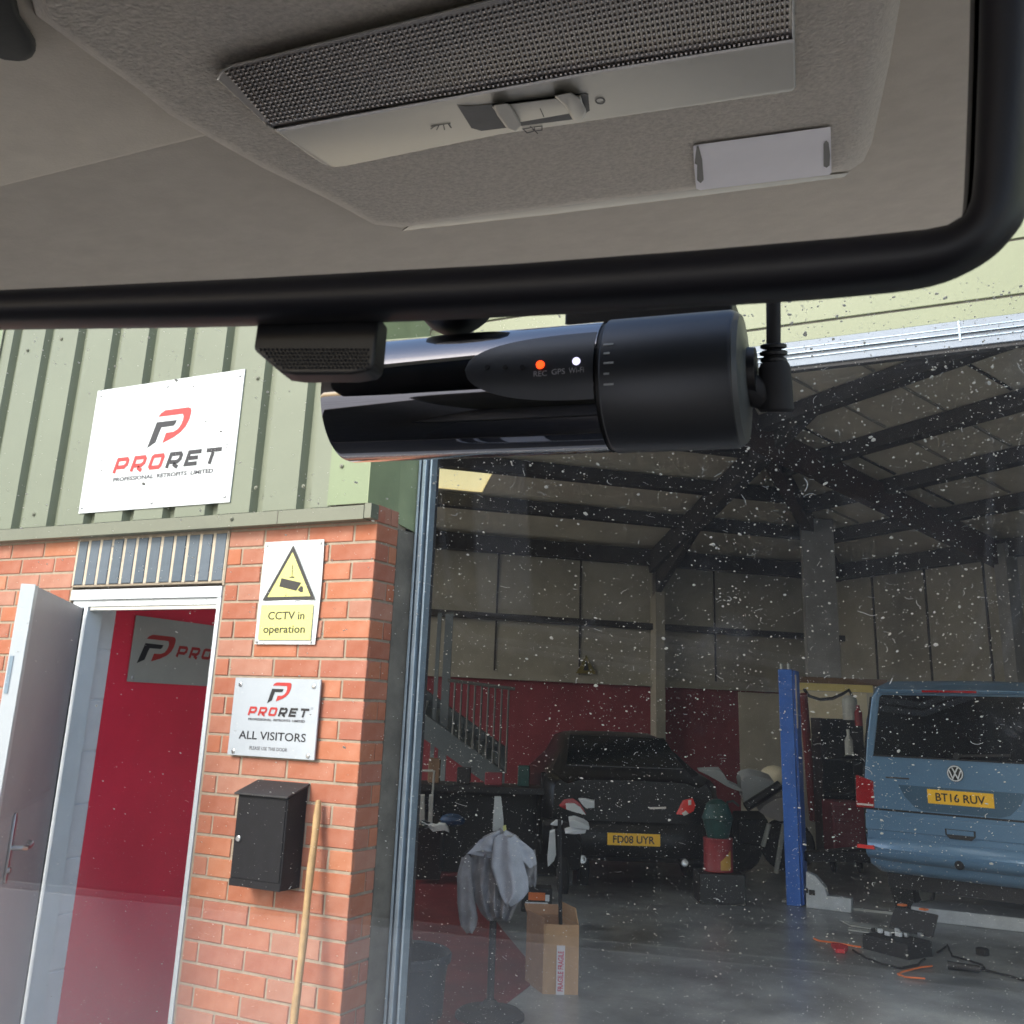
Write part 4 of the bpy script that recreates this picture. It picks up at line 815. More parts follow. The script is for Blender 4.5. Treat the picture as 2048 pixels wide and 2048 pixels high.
# ------------------------------------------------------------------ motorbike and bits near it
def card(name, px, t, th, m, parent=None, label=None, cat=None, bevel=0.004):
    pts = [at(u, v, t) for u, v in px]; o = MB().prism(pts, FWD*th).build(name, m, parent, bevel=bevel)
    if label: tag(o, label, cat)
    return o
mb0 = at(1480, 1750, 10.6); mb0.z = 0
moto = thing('motorbike', mb0, 'dismantled motorbike with pale grey fairings left of the blue lift post', 'motorbike')
card('front_fender', [(1397, 1542), (1412, 1541), (1428, 1540), (1440, 1540), (1450, 1552), (1458, 1566), (1483, 1577), (1484, 1584), (1470, 1580), (1454, 1573), (1436, 1562), (1415, 1550)], 10.5, 0.10, 'fairing', moto)
card('tank_panel', [(1482, 1568), (1485, 1558), (1494, 1553), (1506, 1551), (1530, 1556), (1548, 1563), (1544, 1576), (1530, 1590), (1512, 1602), (1492, 1612), (1486, 1595)], 10.5, 0.22, 'fairing', moto)
card('side_panel', [(1518, 1623), (1530, 1610), (1552, 1598), (1575, 1595), (1590, 1610), (1590, 1640), (1560, 1643), (1535, 1635)], 10.45, 0.18, 'fairing_w', moto)
MB().tube([at(1492, 1614, 10.4), at(1560, 1570, 10.5)], 0.05, 10).build('frame_tube', 'black', moto, smooth=True)
MB().tube([at(1420, 1580, 10.5), at(1450, 1622, 10.5)], 0.018, 8).build('handlebar', 'rail', moto, smooth=True)
MB().tube([at(1449, 1618, 10.5), at(1455, 1604, 10.5), at(1466, 1602, 10.5), at(1478, 1612, 10.5)], 0.012, 8).build('cable', 'rail', moto, smooth=True)
MB().tube([at(1538, 1648, 10.4), at(1526, 1692, 10.4)], 0.024, 8).build('fork_leg', 'tilecol', moto, smooth=True)
MB().tube([at(1568, 1648, 10.4), at(1552, 1745, 10.4)], 0.024, 8).build('fork_leg', 'tilecol', moto, smooth=True)
wheel(at(1470, 1690, 11.3), (RGT*0.3+FWD*0.9).normalized(), 0.30, 0.10, moto, 'black')
wheel(at(1575, 1690, 11.3), (RGT*0.3+FWD*0.9).normalized(), 0.30, 0.10, moto, 'black')
MB().cbox(at(1500, 1655, 11.1), RGT*0.34, FWD*0.3, UPV*0.28).build('engine', 'black', moto, bevel=0.03)
MB().cbox(at(1525, 1578, 10.9), RGT*0.5, FWD*0.2, UPV*0.10).build('seat', 'black', moto, bevel=0.03)
small('cream_helmet', MB().ball(at(1548, 1553, 11.0), 0.13, 16, (1.2, 1, 0.9)), 'cream', 'cream rounded cover resting behind the motorbike fairing', 'cover', smooth=True)
dc = at(1437, 1742, 9.35)
tag(MB().cbox(dc+Vector((0, 0, -dc.z/2-0.001)), pe*0.42, pn*0.34, (0, 0, dc.z-0.004)).build('low_crate', 'black', None, bevel=0.01), 'low black crate under the red and yellow drum', 'crate')
dr = thing('oil_drum', dc, 'short red drum with yellow corner print, green tub on top', 'drum')
rh = 0.135; dz = 0.29
MB().lathe(dc, (0, 0, 1), [(0, rh), (0.01, rh+0.004), (0.02, rh), (dz-0.02, rh), (dz-0.01, rh+0.004), (dz, rh)], 28).build('drum_body', 'red_can', dr, smooth=True)
yb = []
a0_ = math.atan2((CAM-dc).y, (CAM-dc).x)
b = MB()
for i in range(8):
    aa = a0_+0.15+i*0.10; ab = aa+0.10
    zt_ = 0.05+0.012*i
    b.add([dc+Vector((math.cos(aa)*(rh+0.003), math.sin(aa)*(rh+0.003), 0.022)), dc+Vector((math.cos(ab)*(rh+0.003), math.sin(ab)*(rh+0.003), 0.022)), dc+Vector((math.cos(ab)*(rh+0.003), math.sin(ab)*(rh+0.003), zt_+0.06)), dc+Vector((math.cos(aa)*(rh+0.003), math.sin(aa)*(rh+0.003), zt_+0.045))], [(0, 1, 2, 3)])
b.build('drum_print', 'yel_can', dr)
small('green_tub', MB().lathe(dc+Vector((0, 0, dz+0.001)), (0, 0, 1), [(0, 0.10), (0.16, 0.14), (0.17, 0.15), (0.30, 0.10), (0.34, 0.04)], 20), 'green_d', 'dark green tub standing on top of the red drum', 'tub', smooth=True)
mp0 = gz(1125, 1760)
mp = thing('white_scooter', mp0, 'black scooter with white panels standing by the rear of the black car', 'scooter')
card('front_panel', [(1100, 1665), (1110, 1662), (1112, 1710), (1108, 1722), (1096, 1734), (1095, 1720)], 9.3, 0.05, 'white_pl', mp)
card('cowl', [(1138, 1643), (1150, 1641), (1170, 1648), (1179, 1655), (1178, 1660), (1160, 1657), (1140, 1655)], 9.2, 0.12, 'white_pl', mp)
card('tail_fin', [(1130, 1667), (1150, 1661), (1173, 1660), (1170, 1667), (1150, 1669)], 9.2, 0.12, 'white_pl', mp)
card('screen', [(1157, 1599), (1170, 1599), (1189, 1603), (1189, 1616), (1172, 1617), (1165, 1610)], 9.6, 0.04, 'white_pl', mp)
card('mirror', [(1101, 1650), (1112, 1641), (1126, 1643), (1124, 1650), (1110, 1652)], 9.3, 0.03, 'white_pl', mp)
card('body', [(1106, 1655), (1150, 1668), (1165, 1690), (1160, 1740), (1120, 1745), (1104, 1730)], 9.45, 0.25, 'black', mp, bevel=0.02)
wheel(at(1125, 1745, 9.55), RGT, 0.22, 0.10, mp, 'black')
wheel(at(1165, 1725, 10.0), RGT, 0.22, 0.10, mp, 'black')

# ------------------------------------------------------------------ stairs and clutter at the left
sb = at(990, 1530, 12.0); sa = at(830, 1415, 12.0)
stp = Vector((sb.x, sb.y, 0))
stair = thing('staircase', stp, 'grey steel staircase with upright balusters against the red back wall', 'staircase')
sdir = (sa-sb)
MB().obox(sb-sdir*0.12, sdir*1.7, UPV*-0.30, FWD*0.06).build('stringer', 'stair', stair)
MB().obox(sb-sdir*0.12+FWD*0.9, sdir*1.7, UPV*-0.30, FWD*0.06).build('stringer', 'stair', stair)
for i in range(9): MB().obox(sb+sdir*(i*0.15)-UPV*0.12+FWD*0.062, RGT*-0.17, UPV*0.03, FWD*0.835).build('tread', 'stair', stair)
for i in range(9):
    f_ = i/8; u_ = 905+i*13.3; v1_ = 1470+(i*13.3)*0.72; p = at(u_, v1_, 11.9)
    MB().tube([p, Vector((p.x, p.y, at(u_+3, 1362+(u_-905)*0.12, 11.9).z))], 0.013, 6).build('baluster', 'rail', stair)
MB().tube([at(895, 1360, 11.9), at(1030, 1378, 11.9)], 0.02, 6).build('handrail', 'rail', stair)
for u_, w_ in ((868, 0.05), (888, 0.10)):
    p = at(u_, 1440, 12.3); MB().cbox(Vector((p.x, p.y, 1.4)), RGT*w_, FWD*w_, (0, 0, 2.8)).build('stair_post', 'stair', stair)
cab = at(850, 1640, 9.5); cab.z = 0
cbn = thing('metal_cabinet', cab, 'pale metal cabinet frame with two narrow panels beside the door guide', 'cabinet')
card('panel', [(833, 1592), (849, 1592), (849, 1650), (830, 1650)], 9.5, 0.05, 'tilecol', cbn)
card('panel', [(858, 1592), (867, 1592), (864, 1650), (856, 1650)], 9.5, 0.05, 'tilecol', cbn)
card('frame_top', [(835, 1541), (866, 1541), (866, 1544), (835, 1544)], 9.5, 0.03, 'tilecol', cbn)
card('frame_upright', [(866, 1543), (870, 1543), (867, 1592), (863, 1592)], 9.5, 0.03, 'tilecol', cbn)
card('cabinet_body', [(828, 1655), (880, 1655), (880, 1760), (825, 1760)], 9.6, 0.4, 'black', cbn)
pts = [(843, 1647), (850, 1653), (862, 1650), (872, 1652), (880, 1649), (890, 1650), (896, 1657), (898, 1665), (888, 1661), (878, 1662), (866, 1664), (858, 1656)]
card('white_bag', pts, 9.3, 0.05, 'signwhite', None, 'small crumpled white bag on the dark cabinet', 'bag', bevel=0.01)
tag(MB().ball(at(905, 1640, 9.7), 0.10, 12, (1.3, 1, 0.6)).build('blue_bundle', 'bluebit', None, smooth=True), 'deep blue bundle on the dark bench behind the jacket', 'bundle')
wb = at(960, 1700, 10.2); wb.z = 0
bench = thing('workbench', wb, 'long dark workbench cluttered with parts behind the hanging jacket', 'workbench')
MB().cbox(wb+Vector((0, 0, 0.86)), pe*1.9, pn*0.6, (0, 0, 0.06)).build('bench_top', 'black', bench)
MB().cbox(wb-pn*0.26+Vector((0, 0, 0.42)), pe*1.85, pn*0.04, (0, 0, 0.82)).build('back_panel', 'black', bench)
for sx in (-0.9, 0.9): MB().cbox(wb+pe*sx+Vector((0, 0, 0.415)), pe*0.06, pn*0.5, (0, 0, 0.83)).build('leg', 'black', bench)
for i, (m_, lb_, h_, w_) in enumerate([('black', 'low black box at the left end of the workbench, nearest the door guide', 0.10, 0.16), ('board', 'tall brown box on the workbench behind the left of the jacket', 0.24, 0.12), ('rubber', 'dark grey box on the workbench beside the brown one', 0.16, 0.14), ('redwall_d', 'dark red box in the middle of the dark workbench', 0.12, 0.18), ('green_d', 'dark green box on the workbench just left of the pale tag plate', 0.20, 0.12), ('rubber', 'wide black crate at the right end of the workbench', 0.14, 0.26)]):
    tag(MB().cbox(wb+pe*(-0.82+i*0.31)+Vector((0, 0, 0.891+h_/2)), pe*w_, pn*0.14, (0, 0, h_)).build('parts_box', m_, None, bevel=0.01), lb_, 'box', 'parts boxes on the workbench')

# ------------------------------------------------------------------ coat stand with jacket, bin, carton
cs = gz(979, 2036)
stand = thing('coat_stand', cs, 'black coat stand with round base and pale tag plate on top', 'coat stand')
tS = (cs-CAM).dot(FWD)
ztop = onP(1000, 1668, cs, (CAM-cs).cross(Z3).cross(Z3).normalized() if False else Vector((FWD.x, FWD.y, 0)).normalized()).z
vn = Vector((FWD.x, FWD.y, 0)).normalized()
def onS(u, v, off=0.0): return onP(u, v, cs+vn*off, vn)
ztop = onS(1000, 1668).z
MB().tube([cs+Vector((0, 0, 0.03)), cs+Vector((0, 0, ztop))], 0.020, 14).build('pole', 'black_m', stand, smooth=True)
MB().lathe(cs, (0, 0, 1), [(0, 0.19), (0.02, 0.19), (0.04, 0.165), (0.06, 0.06), (0.09, 0.03)], 32).build('base', 'black_m', stand, smooth=True)
MB().tube([onS(928, 1712), onS(960, 1684), onS(1000, 1672), onS(1040, 1690), onS(1062, 1720)], 0.012, 8).build('hook_arm', 'black_m', stand, smooth=True)
MB().prism([onS(*p) for p in [(989, 1593), (1002, 1593), (1004, 1610), (1007, 1640), (1007, 1662), (985, 1662), (986, 1640), (988, 1610)]], vn*0.03).build('tag_plate', 'tilecol', stand, bevel=0.003)
MB().prism([onS(*p, -0.002) for p in [(1006, 1652), (1012, 1650), (1013, 1662), (1007, 1665)]], vn*0.01).build('yellow_tab', 'yellow_print', stand)
def drape(name, rows, m, parent, th=0.10, folds=6, amp=0.03, ph=0.0, off=0.0, nx=26):
    """rows: (v, u_left, u_right); a hanging cloth with folds, closed behind"""
    Rr = []
    nr = (len(rows)-1)*5+1
    for j in range(nr):
        f_ = j/(nr-1)*(len(rows)-1); i = min(int(f_), len(rows)-2); g_ = f_-i
        v_, ul, ur = [rows[i][c]*(1-g_)+rows[i+1][c]*g_ for c in range(3)]
        ring = []
        for q in range(nx):
            a = q/(nx-1); uu = ul+(ur-ul)*a; e_ = math.sin(math.pi*a)**0.5
            dpt = -th*e_*0.6 - amp*math.sin(folds*math.pi*a+ph+j*0.10)*e_ - amp*0.6*noise.noise(Vector((a*3, j*0.25, ph)))
            ring.append(onS(uu, v_+4*math.sin(a*9+ph), off+dpt))
        for q in range(nx-2, 0, -1):
            a = q/(nx-1); uu = ul+(ur-ul)*a; e_ = math.sin(math.pi*a)**0.5
            ring.append(onS(uu, v_+4*math.sin(a*9+ph), off+th*0.4*e_))
        Rr.append(ring)
    return MB().loft(Rr).build(name, m, parent, smooth=True, angle=80)
jk = thing('grey_jacket', onS(1000, 1680), 'crumpled pale grey jacket draped over the black coat stand', 'jacket')
drape('jacket_body', [(1660, 990, 1012), (1670, 968, 1032), (1688, 952, 1050), (1712, 940, 1064), (1740, 935, 1070), (1770, 938, 1058), (1800, 950, 1040), (1825, 962, 1028), (1838, 974, 1022)], 'cloth_d', jk, 0.14, 8, 0.035, 0.5)
drape('front_flap', [(1672, 986, 1030), (1700, 984, 1042), (1730, 982, 1048), (1760, 992, 1056), (1785, 1000, 1058), (1800, 1008, 1046), (1810, 1014, 1024)], 'cloth', jk, 0.05, 3, 0.018, 1.2, off=-0.13)
drape('shoulder_flap', [(1664, 992, 1012), (1676, 960, 1030), (1692, 946, 1052), (1704, 934, 1066), (1718, 1010, 1072), (1732, 1036, 1074)], 'cloth', jk, 0.05, 5, 0.02, 2.2, off=-0.09)
drape('sleeve', [(1712, 924, 945), (1730, 919, 944), (1750, 914, 944), (1780, 914, 948), (1810, 915, 952), (1835, 918, 956), (1852, 922, 953), (1864, 932, 946)], 'cloth_d', jk, 0.08, 2, 0.012, 0.2, off=-0.03)
drape('sleeve', [(1700, 1046, 1070), (1730, 1050, 1074), (1760, 1054, 1074), (1772, 1060, 1072)], 'cloth_d', jk, 0.06, 2, 0.02, 0.9, off=0.03)
# bin
bt_ = 5.4
bc_ = at(800, 1900, 5.35); rim_z = bc_.z; bc_ = Vector((bc_.x, bc_.y, 0)); rr_ = 0.27
binn = thing('dustbin', bc_, 'open dark plastic dustbin with rolled rim beside the roller door guide', 'bin')
MB().lathe(bc_, (0, 0, 1), [(0, rr_*0.78), (0.02, rr_*0.80), (rim_z-0.05, rr_*0.97), (rim_z-0.045, rr_*1.02), (rim_z-0.01, rr_*1.03), (rim_z, rr_*1.0), (rim_z-0.01, rr_*0.95), (rim_z-0.3, rr_*0.9), (0.05, rr_*0.76)], 40).build('bin_body', 'bin', binn, smooth=True)
for a in (2.2, 4.9): MB().cbox(bc_+Vector((math.cos(a)*rr_*1.02, math.sin(a)*rr_*1.02, rim_z-0.16)), (0.05, 0, 0), (0, 0.05, 0), (0, 0, 0.05)).build('handle', 'bin', binn, bevel=0.01)
# carton: corner points on the floor
kA = gz(1085, 1988); kB = gz(1156, 1990); kC = gz(1050, 1962)
ka = (kB-kA); kb = (kC-kA)
if kb.dot(kC-kA) < 0: kb = -kb
hk = 0
for z in range(20, 90):
    q = kA+Vector((0, 0, z/100))-CAM
    if CY-F*q.dot(UPV)/q.dot(FWD) < 1850: hk = z/100; break
ct = thing('cardboard_box', kA, 'tall open cardboard box sealed with white FRAGILE tape, pole standing inside', 'cardboard box')
th_ = 0.006; na, nb_ = ka.normalized(), kb.normalized(); LA, LB = ka.length, kb.length
MB().obox(kA, na*LA, nb_*th_, (0, 0, hk)).build('front_panel', 'card', ct)
MB().obox(kA+nb_*(th_+.0005), na*th_, nb_*(LB-2*th_), (0, 0, hk+0.03)).build('side_panel', 'card_d', ct)
MB().obox(kA+nb_*(th_+.0005)+na*(LA-th_), na*th_, nb_*(LB-2*th_), (0, 0, hk)).build('side_panel', 'card', ct)
MB().obox(kA+nb_*(LB-th_), na*LA, nb_*th_, (0, 0, hk)).build('back_panel', 'card_d', ct)
MB().obox(kA+nb_*(LB)+Vector((0, 0, hk)), na*LA, nb_*0.05+Vector((0, 0, 0.05)), Vector((0, 0, th_))).build('flap', 'card_d', ct)
MB().obox(kA+na*LA+nb_*0.02+Vector((0, 0, hk+0.001)), nb_*(LB-0.03), na*-0.02+Vector((0, 0, 0.09)), na*th_).build('flap', 'card', ct)
MB().obox(kA-nb_*0.003+na*0.006+Vector((0, 0, hk*0.66)), na*(LA-0.012), -nb_*0.004, (0, 0, hk*0.335)).build('folded_flap', 'card', ct, bevel=0.001)
MB().obox(kA-nb_*0.0075+na*LA*0.36+Vector((0, 0, 0.0)), na*LA*0.235, -nb_*0.001, (0, 0, hk*0.70)).build('tape', 'tape', ct)
fo = kA-nb_*0.0088+na*LA*0.36
for z0_, z1_, tx in ((0.05, 0.33, 'FRAGILE'), (0.36, 0.62, 'FRAGILE')):
    text_obj('lettering', tx, fo, Z3, -na, hk*z0_, hk*z1_, -LA*0.20, -LA*0.04, 'pink_print', ct, bold=0.02, ext=0.0004)
small('black_pole', MB().tube([at(1121, 1850, (kA-CAM).dot(FWD)+0.12), at(1119, 1640, (kA-CAM).dot(FWD)+0.16)], 0.012, 10), 'black_m', 'thin black pole standing upright inside the cardboard box', 'pole', smooth=True)
bx = gz(1072, 1822)
bb = thing('battery_box', bx, 'small black case with orange and white print on the floor behind the jacket', 'case')
MB().cbox(bx+Vector((0, 0, 0.10)), pe*0.26, pn*0.20, (0, 0, 0.19)).build('case_body', 'black', bb, bevel=0.01)
MB().cbox(bx+pn*0.102+Vector((0, 0, 0.13)), pe*0.14, pn*0.004, (0, 0, 0.06)).build('print_patch', 'orange', bb)
MB().cbox(bx+pn*0.102+pe*0.09+Vector((0, 0, 0.12)), pe*0.035, pn*0.004, (0, 0, 0.05)).build('print_patch', 'white_pl', bb)
MB().cbox(bx+pn*0.102+Vector((0, 0, 0.078)), pe*0.19, pn*0.004, (0, 0, 0.014)).build('print_line', 'white_pl', bb)

# ------------------------------------------------------------------ open tool case and cables on the floor
tcx = gz(1795, 1905)
tcs = thing('tool_case', tcx, 'open black tool case with pale tools lying on the floor before the van', 'tool case')
te = (gz(1855, 1912)-gz(1745, 1885)); te.z = 0; te.normalize(); tn = Vector((te.y, -te.x, 0))
if tn.dot(CAM-tcx) < 0: tn = -tn
MB().cbox(tcx+Vector((0, 0, 0.045)), te*0.40, tn*0.30, (0, 0, 0.12)).build('case_base', 'black_m', tcs, bevel=0.015)
MB().obox(tcx-te*0.19-tn*0.15+Vector((0, 0, 0.12)), te*0.38, -tn*0.09+Vector((0, 0, 0.15)), -tn*0.03).build('case_lid', 'black_m', tcs, bevel=0.012)
for i in range(7):
    MB().cbox(tcx+te*(-0.14+i*0.046)+tn*R.uniform(-0.10, 0.12)+Vector((0, 0, 0.135)), te*R.uniform(0.02, 0.06), tn*0.03, (0, 0, 0.03)).build('tool', R.choice(['white_pl', 'steel', 'black_m']), tcs, bevel=0.004)
for sx in (-0.12, 0.07): MB().cbox(tcx+te*sx-tn*0.25+Vector((0, 0, 0.29)), te*0.05, tn*0.05, (0, 0, 0.012)).build('latch', 'orange', tcs)
def cable(name, px, r, m, label, cat='cable', z=0.012):
    P = [onZ(u, v, z) for u, v in px]; q = []
    for i in range(len(P)-1):
        for k_ in range(4): q.append(P[i].lerp(P[i+1], k_/4)+Vector((R.uniform(-.004, .004), R.uniform(-.004, .004), 0)))
    q.append(P[-1]); return tag(MB().tube(q, r, 6).build(name, m, None, smooth=True), label, cat)
cable('orange_strap', [(1627, 1877), (1640, 1882), (1675, 1886), (1705, 1892), (1722, 1894)], 0.007, 'orange', 'orange cable lying left of the open tool case')
cable('orange_strap', [(1865, 1932), (1840, 1935), (1812, 1942), (1795, 1948), (1810, 1954), (1850, 1957)], 0.006, 'orange', 'orange cable loop in front of the open tool case')
cable('black_cable', [(1705, 1900), (1730, 1915), (1765, 1928), (1800, 1936), (1835, 1930), (1850, 1918)], 0.008, 'rubber', 'black lead curling around the open tool case')
cable('black_cable', [(1875, 1905), (1895, 1890), (1905, 1912), (1935, 1920), (1965, 1930), (1970, 1936), (1940, 1940), (1900, 1936)], 0.007, 'rubber', 'black lead looped right of the tool case')
cable('black_cable', [(1960, 1938), (1990, 1945), (2020, 1952), (2060, 1965)], 0.008, 'rubber', 'black lead running off to the right below the van')
small('black_torch', MB().tube([onZ(1895, 1930, 0.03), onZ(1960, 1938, 0.03)], [0.028, 0.02], 12), 'black_m', 'black torch shaped tool on the floor right of the case', 'torch', smooth=True)
small('black_charger', MB().cbox(onZ(1965, 1903, 0.03), te*0.08, tn*0.06, (0, 0, 0.05)), 'black_m', 'small black charger block on the floor below the van', 'charger', bevel=0.008)
small('red_clamp', MB().prism([onZ(u, v, 0.002) for u, v in [(1662, 1893), (1680, 1894), (1697, 1900), (1690, 1908), (1672, 1906)]], (0, 0, 0.03)), 'redbit', 'small red clamp on the floor at the cable end', 'clamp', bevel=0.005)
small('metal_ruler', MB().prism([onZ(u, v, 0.002) for u, v in [(1680, 1841), (1745, 1851), (1756, 1856), (1752, 1860), (1700, 1852)]], (0, 0, 0.006)), 'tilecol', 'flat pale metal strip on the floor behind the tool case', 'metal strip')
small('metal_ruler', MB().prism([onZ(u, v, 0.002) for u, v in [(1697, 1856), (1740, 1862), (1738, 1867), (1697, 1861)]], (0, 0, 0.008)), 'tilecol', 'short pale metal strip just nearer than the long one', 'metal strip')

# ------------------------------------------------------------------ the cab we sit in
VA = -10.0; cf = az(VA); cr = az(VA+90)
def CB(lat, fw, up): return CAM+cr*lat+cf*fw+Vector((0, 0, up))
cab_ = thing('van_cab', CB(0, 0.3, -0.5), 'van cab with dusty windscreen seen from the driver side', 'vehicle')
sl = rad(36); wdir = cf*math.cos(sl)+Vector((0, 0, -math.sin(sl))); wn_ = wdir.cross(cr).normalized(); wp = CB(0, 0.38, 0.115)
ws = MB().obox(wp-wdir*0.33-cr*0.85, cr*1.7, wdir*1.25, wn_*0.005).build('windscreen', 'screen', cab_)
inn = wn_ if wn_.dot(CAM-wp) > 0 else -wn_
face = wp+inn*0.0065 if wn_.dot(CAM-wp) < 0 else wp+wn_*0.0065
# dried specks, smears and fibres on the glass
sp = MB(); rs_ = random.Random(11)
def spot(c, r, kind):
    a = rs_.uniform(0, 6.28); e1 = cr*math.cos(a)+wdir*math.sin(a); e2 = -cr*math.sin(a)+wdir*math.cos(a)
    if kind < 0.76:
        n = 6; asp = rs_.uniform(0.45, 1.0); sp.prism([c+e1*(r*math.cos(k_*6.283/n)*rs_.uniform(.7, 1.2))+e2*(r*asp*math.sin(k_*6.283/n)*rs_.uniform(.7, 1.2)) for k_ in range(n)], inn*0.00012)
    else:
        n = rs_.randrange(3, 7); L = r*rs_.uniform(3, 7); cur = rs_.uniform(-2.2, 2.2); w = r*rs_.uniform(0.16, 0.32); p = c; ang = 0; pts_ = [(0, 0)]
        x = y = 0
        for k_ in range(n): ang += cur/n+rs_.uniform(-.3, .3); x += L/n*math.cos(ang); y += L/n*math.sin(ang); pts_.append((x, y))
        stroke(sp, pts_, w, lambda x_, y_, z_=0: c+e1*x_+e2*y_+inn*0.00012)
cnt = 0
while cnt < 15000:
    u_ = rs_.uniform(-20, 2080); v_ = rs_.uniform(560, 2080)
    dens = 1.0 if u_ > 830 else 0.28
    dens *= 0.55+0.9*max(0, noise.noise(Vector((u_/260, v_/260, 3.1)))+0.25)
    if rs_.random() > dens: continue
    cnt += 1; c = onP(u_, v_, face, wn_)
    r = 0.00016*math.exp(rs_.gauss(0.05, 0.68))
    spot(c, min(r, 0.0013), rs_.random())
for (u_, v_, n_, r_, s_) in [(1470, 1190, 26, 0.0004, 16), (1070, 1118, 16, 0.00035, 26), (1560, 1720, 24, 0.0003, 60), (1330, 1800, 60, 0.0003, 90), (1060, 990, 22, 0.0003, 30), (900, 1620, 30, 0.0003, 50), (1620, 880, 20, 0.00035, 40), (1510, 1235, 10, 0.0003, 20), (1950, 1040, 22, 0.0003, 22), (985, 1500, 50, 0.00028, 70)]:
    for k_ in range(n_): spot(onP(u_+rs_.gauss(0, s_), v_+rs_.gauss(0, s_*0.5), face, wn_), r_*rs_.uniform(.5, 1.3), rs_.random())
tag(sp.build('dirt_specks', 'speck', ws), kind='stuff')
MB().obox(CB(-1.1, 0.42, -0.62), cr*2.2, cf*0.85, (0, 0, 0.08)).build('dashboard', 'dash', cab_, bevel=0.02)
MB().obox(CB(-1.1, 0.955, -0.5385), cr*2.0, cf*0.30, (0, 0, 0.004)).build('dash_veil_reflector', 'dashpale', cab_, bevel=0.001)  # added, unseen directly; its reflection veils the lower windscreen
MB().obox(CB(-0.353, 0.43, -0.5385), cr*0.062, cf*0.165, (0, 0, 0.002)).build('dash_band_reflector', 'dashstrip', cab_)  # added, unseen directly; reflects a lighter band in the windscreen
for off_, r_ in ((0.0, 0.0035), (0.028, 0.003)):
    tp = [(0.172+off_, 0.43), (0.168+off_, 0.50), (0.162+off_, 0.58), (0.150+off_*0.9, 0.625+off_*0.2), (0.128+off_*0.6, 0.652+off_*0.6), (0.095+off_*0.2, 0.662+off_*0.9), (0.03, 0.652+off_), (-0.10, 0.632+off_), (-0.25, 0.612+off_), (-0.36, 0.598+off_), (-0.385-off_, 0.57), (-0.39-off_, 0.50), (-0.39-off_, 0.43)]
    MB().tube([CB(a_, b_, -0.536) for a_, b_ in tp], r_, 8).build('tray_rim', 'dashstrip', cab_, smooth=True)
cabd = lambda n, *a, m='dash', **k: MB().obox(*a).build(n, m, cab_, **k)
cabd('cab_floor', CB(-0.95, -1.02, -1.3), cr*1.9, cf*1.9, (0, 0, 0.03), m='cabdark')
for q_ in (-0.95, 0.92): cabd('door_panel', CB(q_, -0.98, -1.26), cr*0.03, cf*1.8, (0, 0, 0.95), m='cabdark')
for q_ in (-0.55, 0.35):
    cabd('seat_back', CB(q_-0.24, -0.72, -0.85), cr*0.48, cf*0.12, (0, 0, 0.72), m='cabdark', bevel=0.04)
    cabd('seat_cushion', CB(q_-0.24, -0.60, -0.92), cr*0.48, cf*0.48, (0, 0, 0.14), m='cabdark', bevel=0.04)

# mirror and what it shows: the headliner overhead is built in true position by reflecting its image points in the mirror plane
mn = az(166); mP = at(1000, 350, 0.185)
nv = (RGT*0.136-UPV*1.075-FWD*0.155).normalized()
vP = at(1050, 250, 0.42)
def refl(p): return p-mn*(2*(p-mP).dot(mn))
def H(u, v, h=0.0):
    if h > 0.012: h = 0.0202+(h-0.012)*0.5
    elif h > 0.0115: h += 0.008
    return refl(onP(u, v, vP+nv*h, nv))
rn = refl(mP+nv)-mP; rn.normalize()          # real headliner normal, looking down
# headliner base sheet
b = MB()
c0 = H(1000, 300, 0.0)
hx = (cr-rn*cr.dot(rn)).normalized(); hy = rn.cross(hx).normalized()
if hy.dot(cf) < 0: hy = -hy
fr_ = (CB(0, 0.135, 0)-c0).dot(hy)
b.obox(c0-hx*1.0-hy*1.6-rn*0.0, hx*2.0, hy*(1.6+fr_), -rn*0.03)
b.build('headliner', 'liner_fab', cab_)
# step at the back of the header panel (upper left of the mirror image) and sun visor roll
def Hpr(px, h0, h1): # prism between two heights
    return MB().loft([[H(u, v, h0) for u, v in px], [H(u, v, h1) for u, v in px]])
Hpr([(-260, 430), (420, 262), (700, 420), (300, 0), (60, -160), (-300, -100)], 0.001, 0.004).build('headliner_step', 'liner_fab', cab_, bevel=0.001)
cons_px = [(40, -60), (60, 20), (180, 108), (270, 172), (330, 222), (400, 262), (520, 330), (640, 388), (700, 420), (745, 445), (800, 452), (900, 436), (1100, 412), (1400, 374), (1620, 348), (1700, 338), (1728, 318), (1745, 280), (1780, 120), (1812, -60), (1500, -200), (300, -200)]
def inset(px, k):
    cx_ = sum(p[0] for p in px)/len(px); cy_ = sum(p[1] for p in px)/len(px); return [(p[0]+(cx_-p[0])*k, p[1]+(cy_-p[1])*k*0.8) for p in px]
cons = MB().loft([[H(u, v, 0.0) for u, v in cons_px], [H(u, v, 0.0095) for u, v in inset(cons_px, 0.006)], [H(u, v, 0.0112) for u, v in inset(cons_px, 0.014)], [H(u, v, 0.0116) for u, v in inset(cons_px, 0.035)], [H(u, v, 0.0119) for u, v in inset(cons_px, 0.07)]]).build('ceiling_console', 'console_fab', cab_, smooth=True, angle=60)
Hpr([(-300, -160), (0, -120), (30, 20), (62, 70), (66, 96), (44, 116), (0, 112), (-60, 90), (-300, 40)], 0.002, 0.008).build('sun_visor', 'visor', cab_, bevel=0.003)
# pale slot along the console's rear edge
Hpr([(800, 458), (1100, 425), (1400, 388), (1690, 350), (1700, 340), (1400, 372), (1100, 408), (820, 444)], 0.001, 0.0085).build('console_slot', 'lamp_pl', cab_, bevel=0.0008)
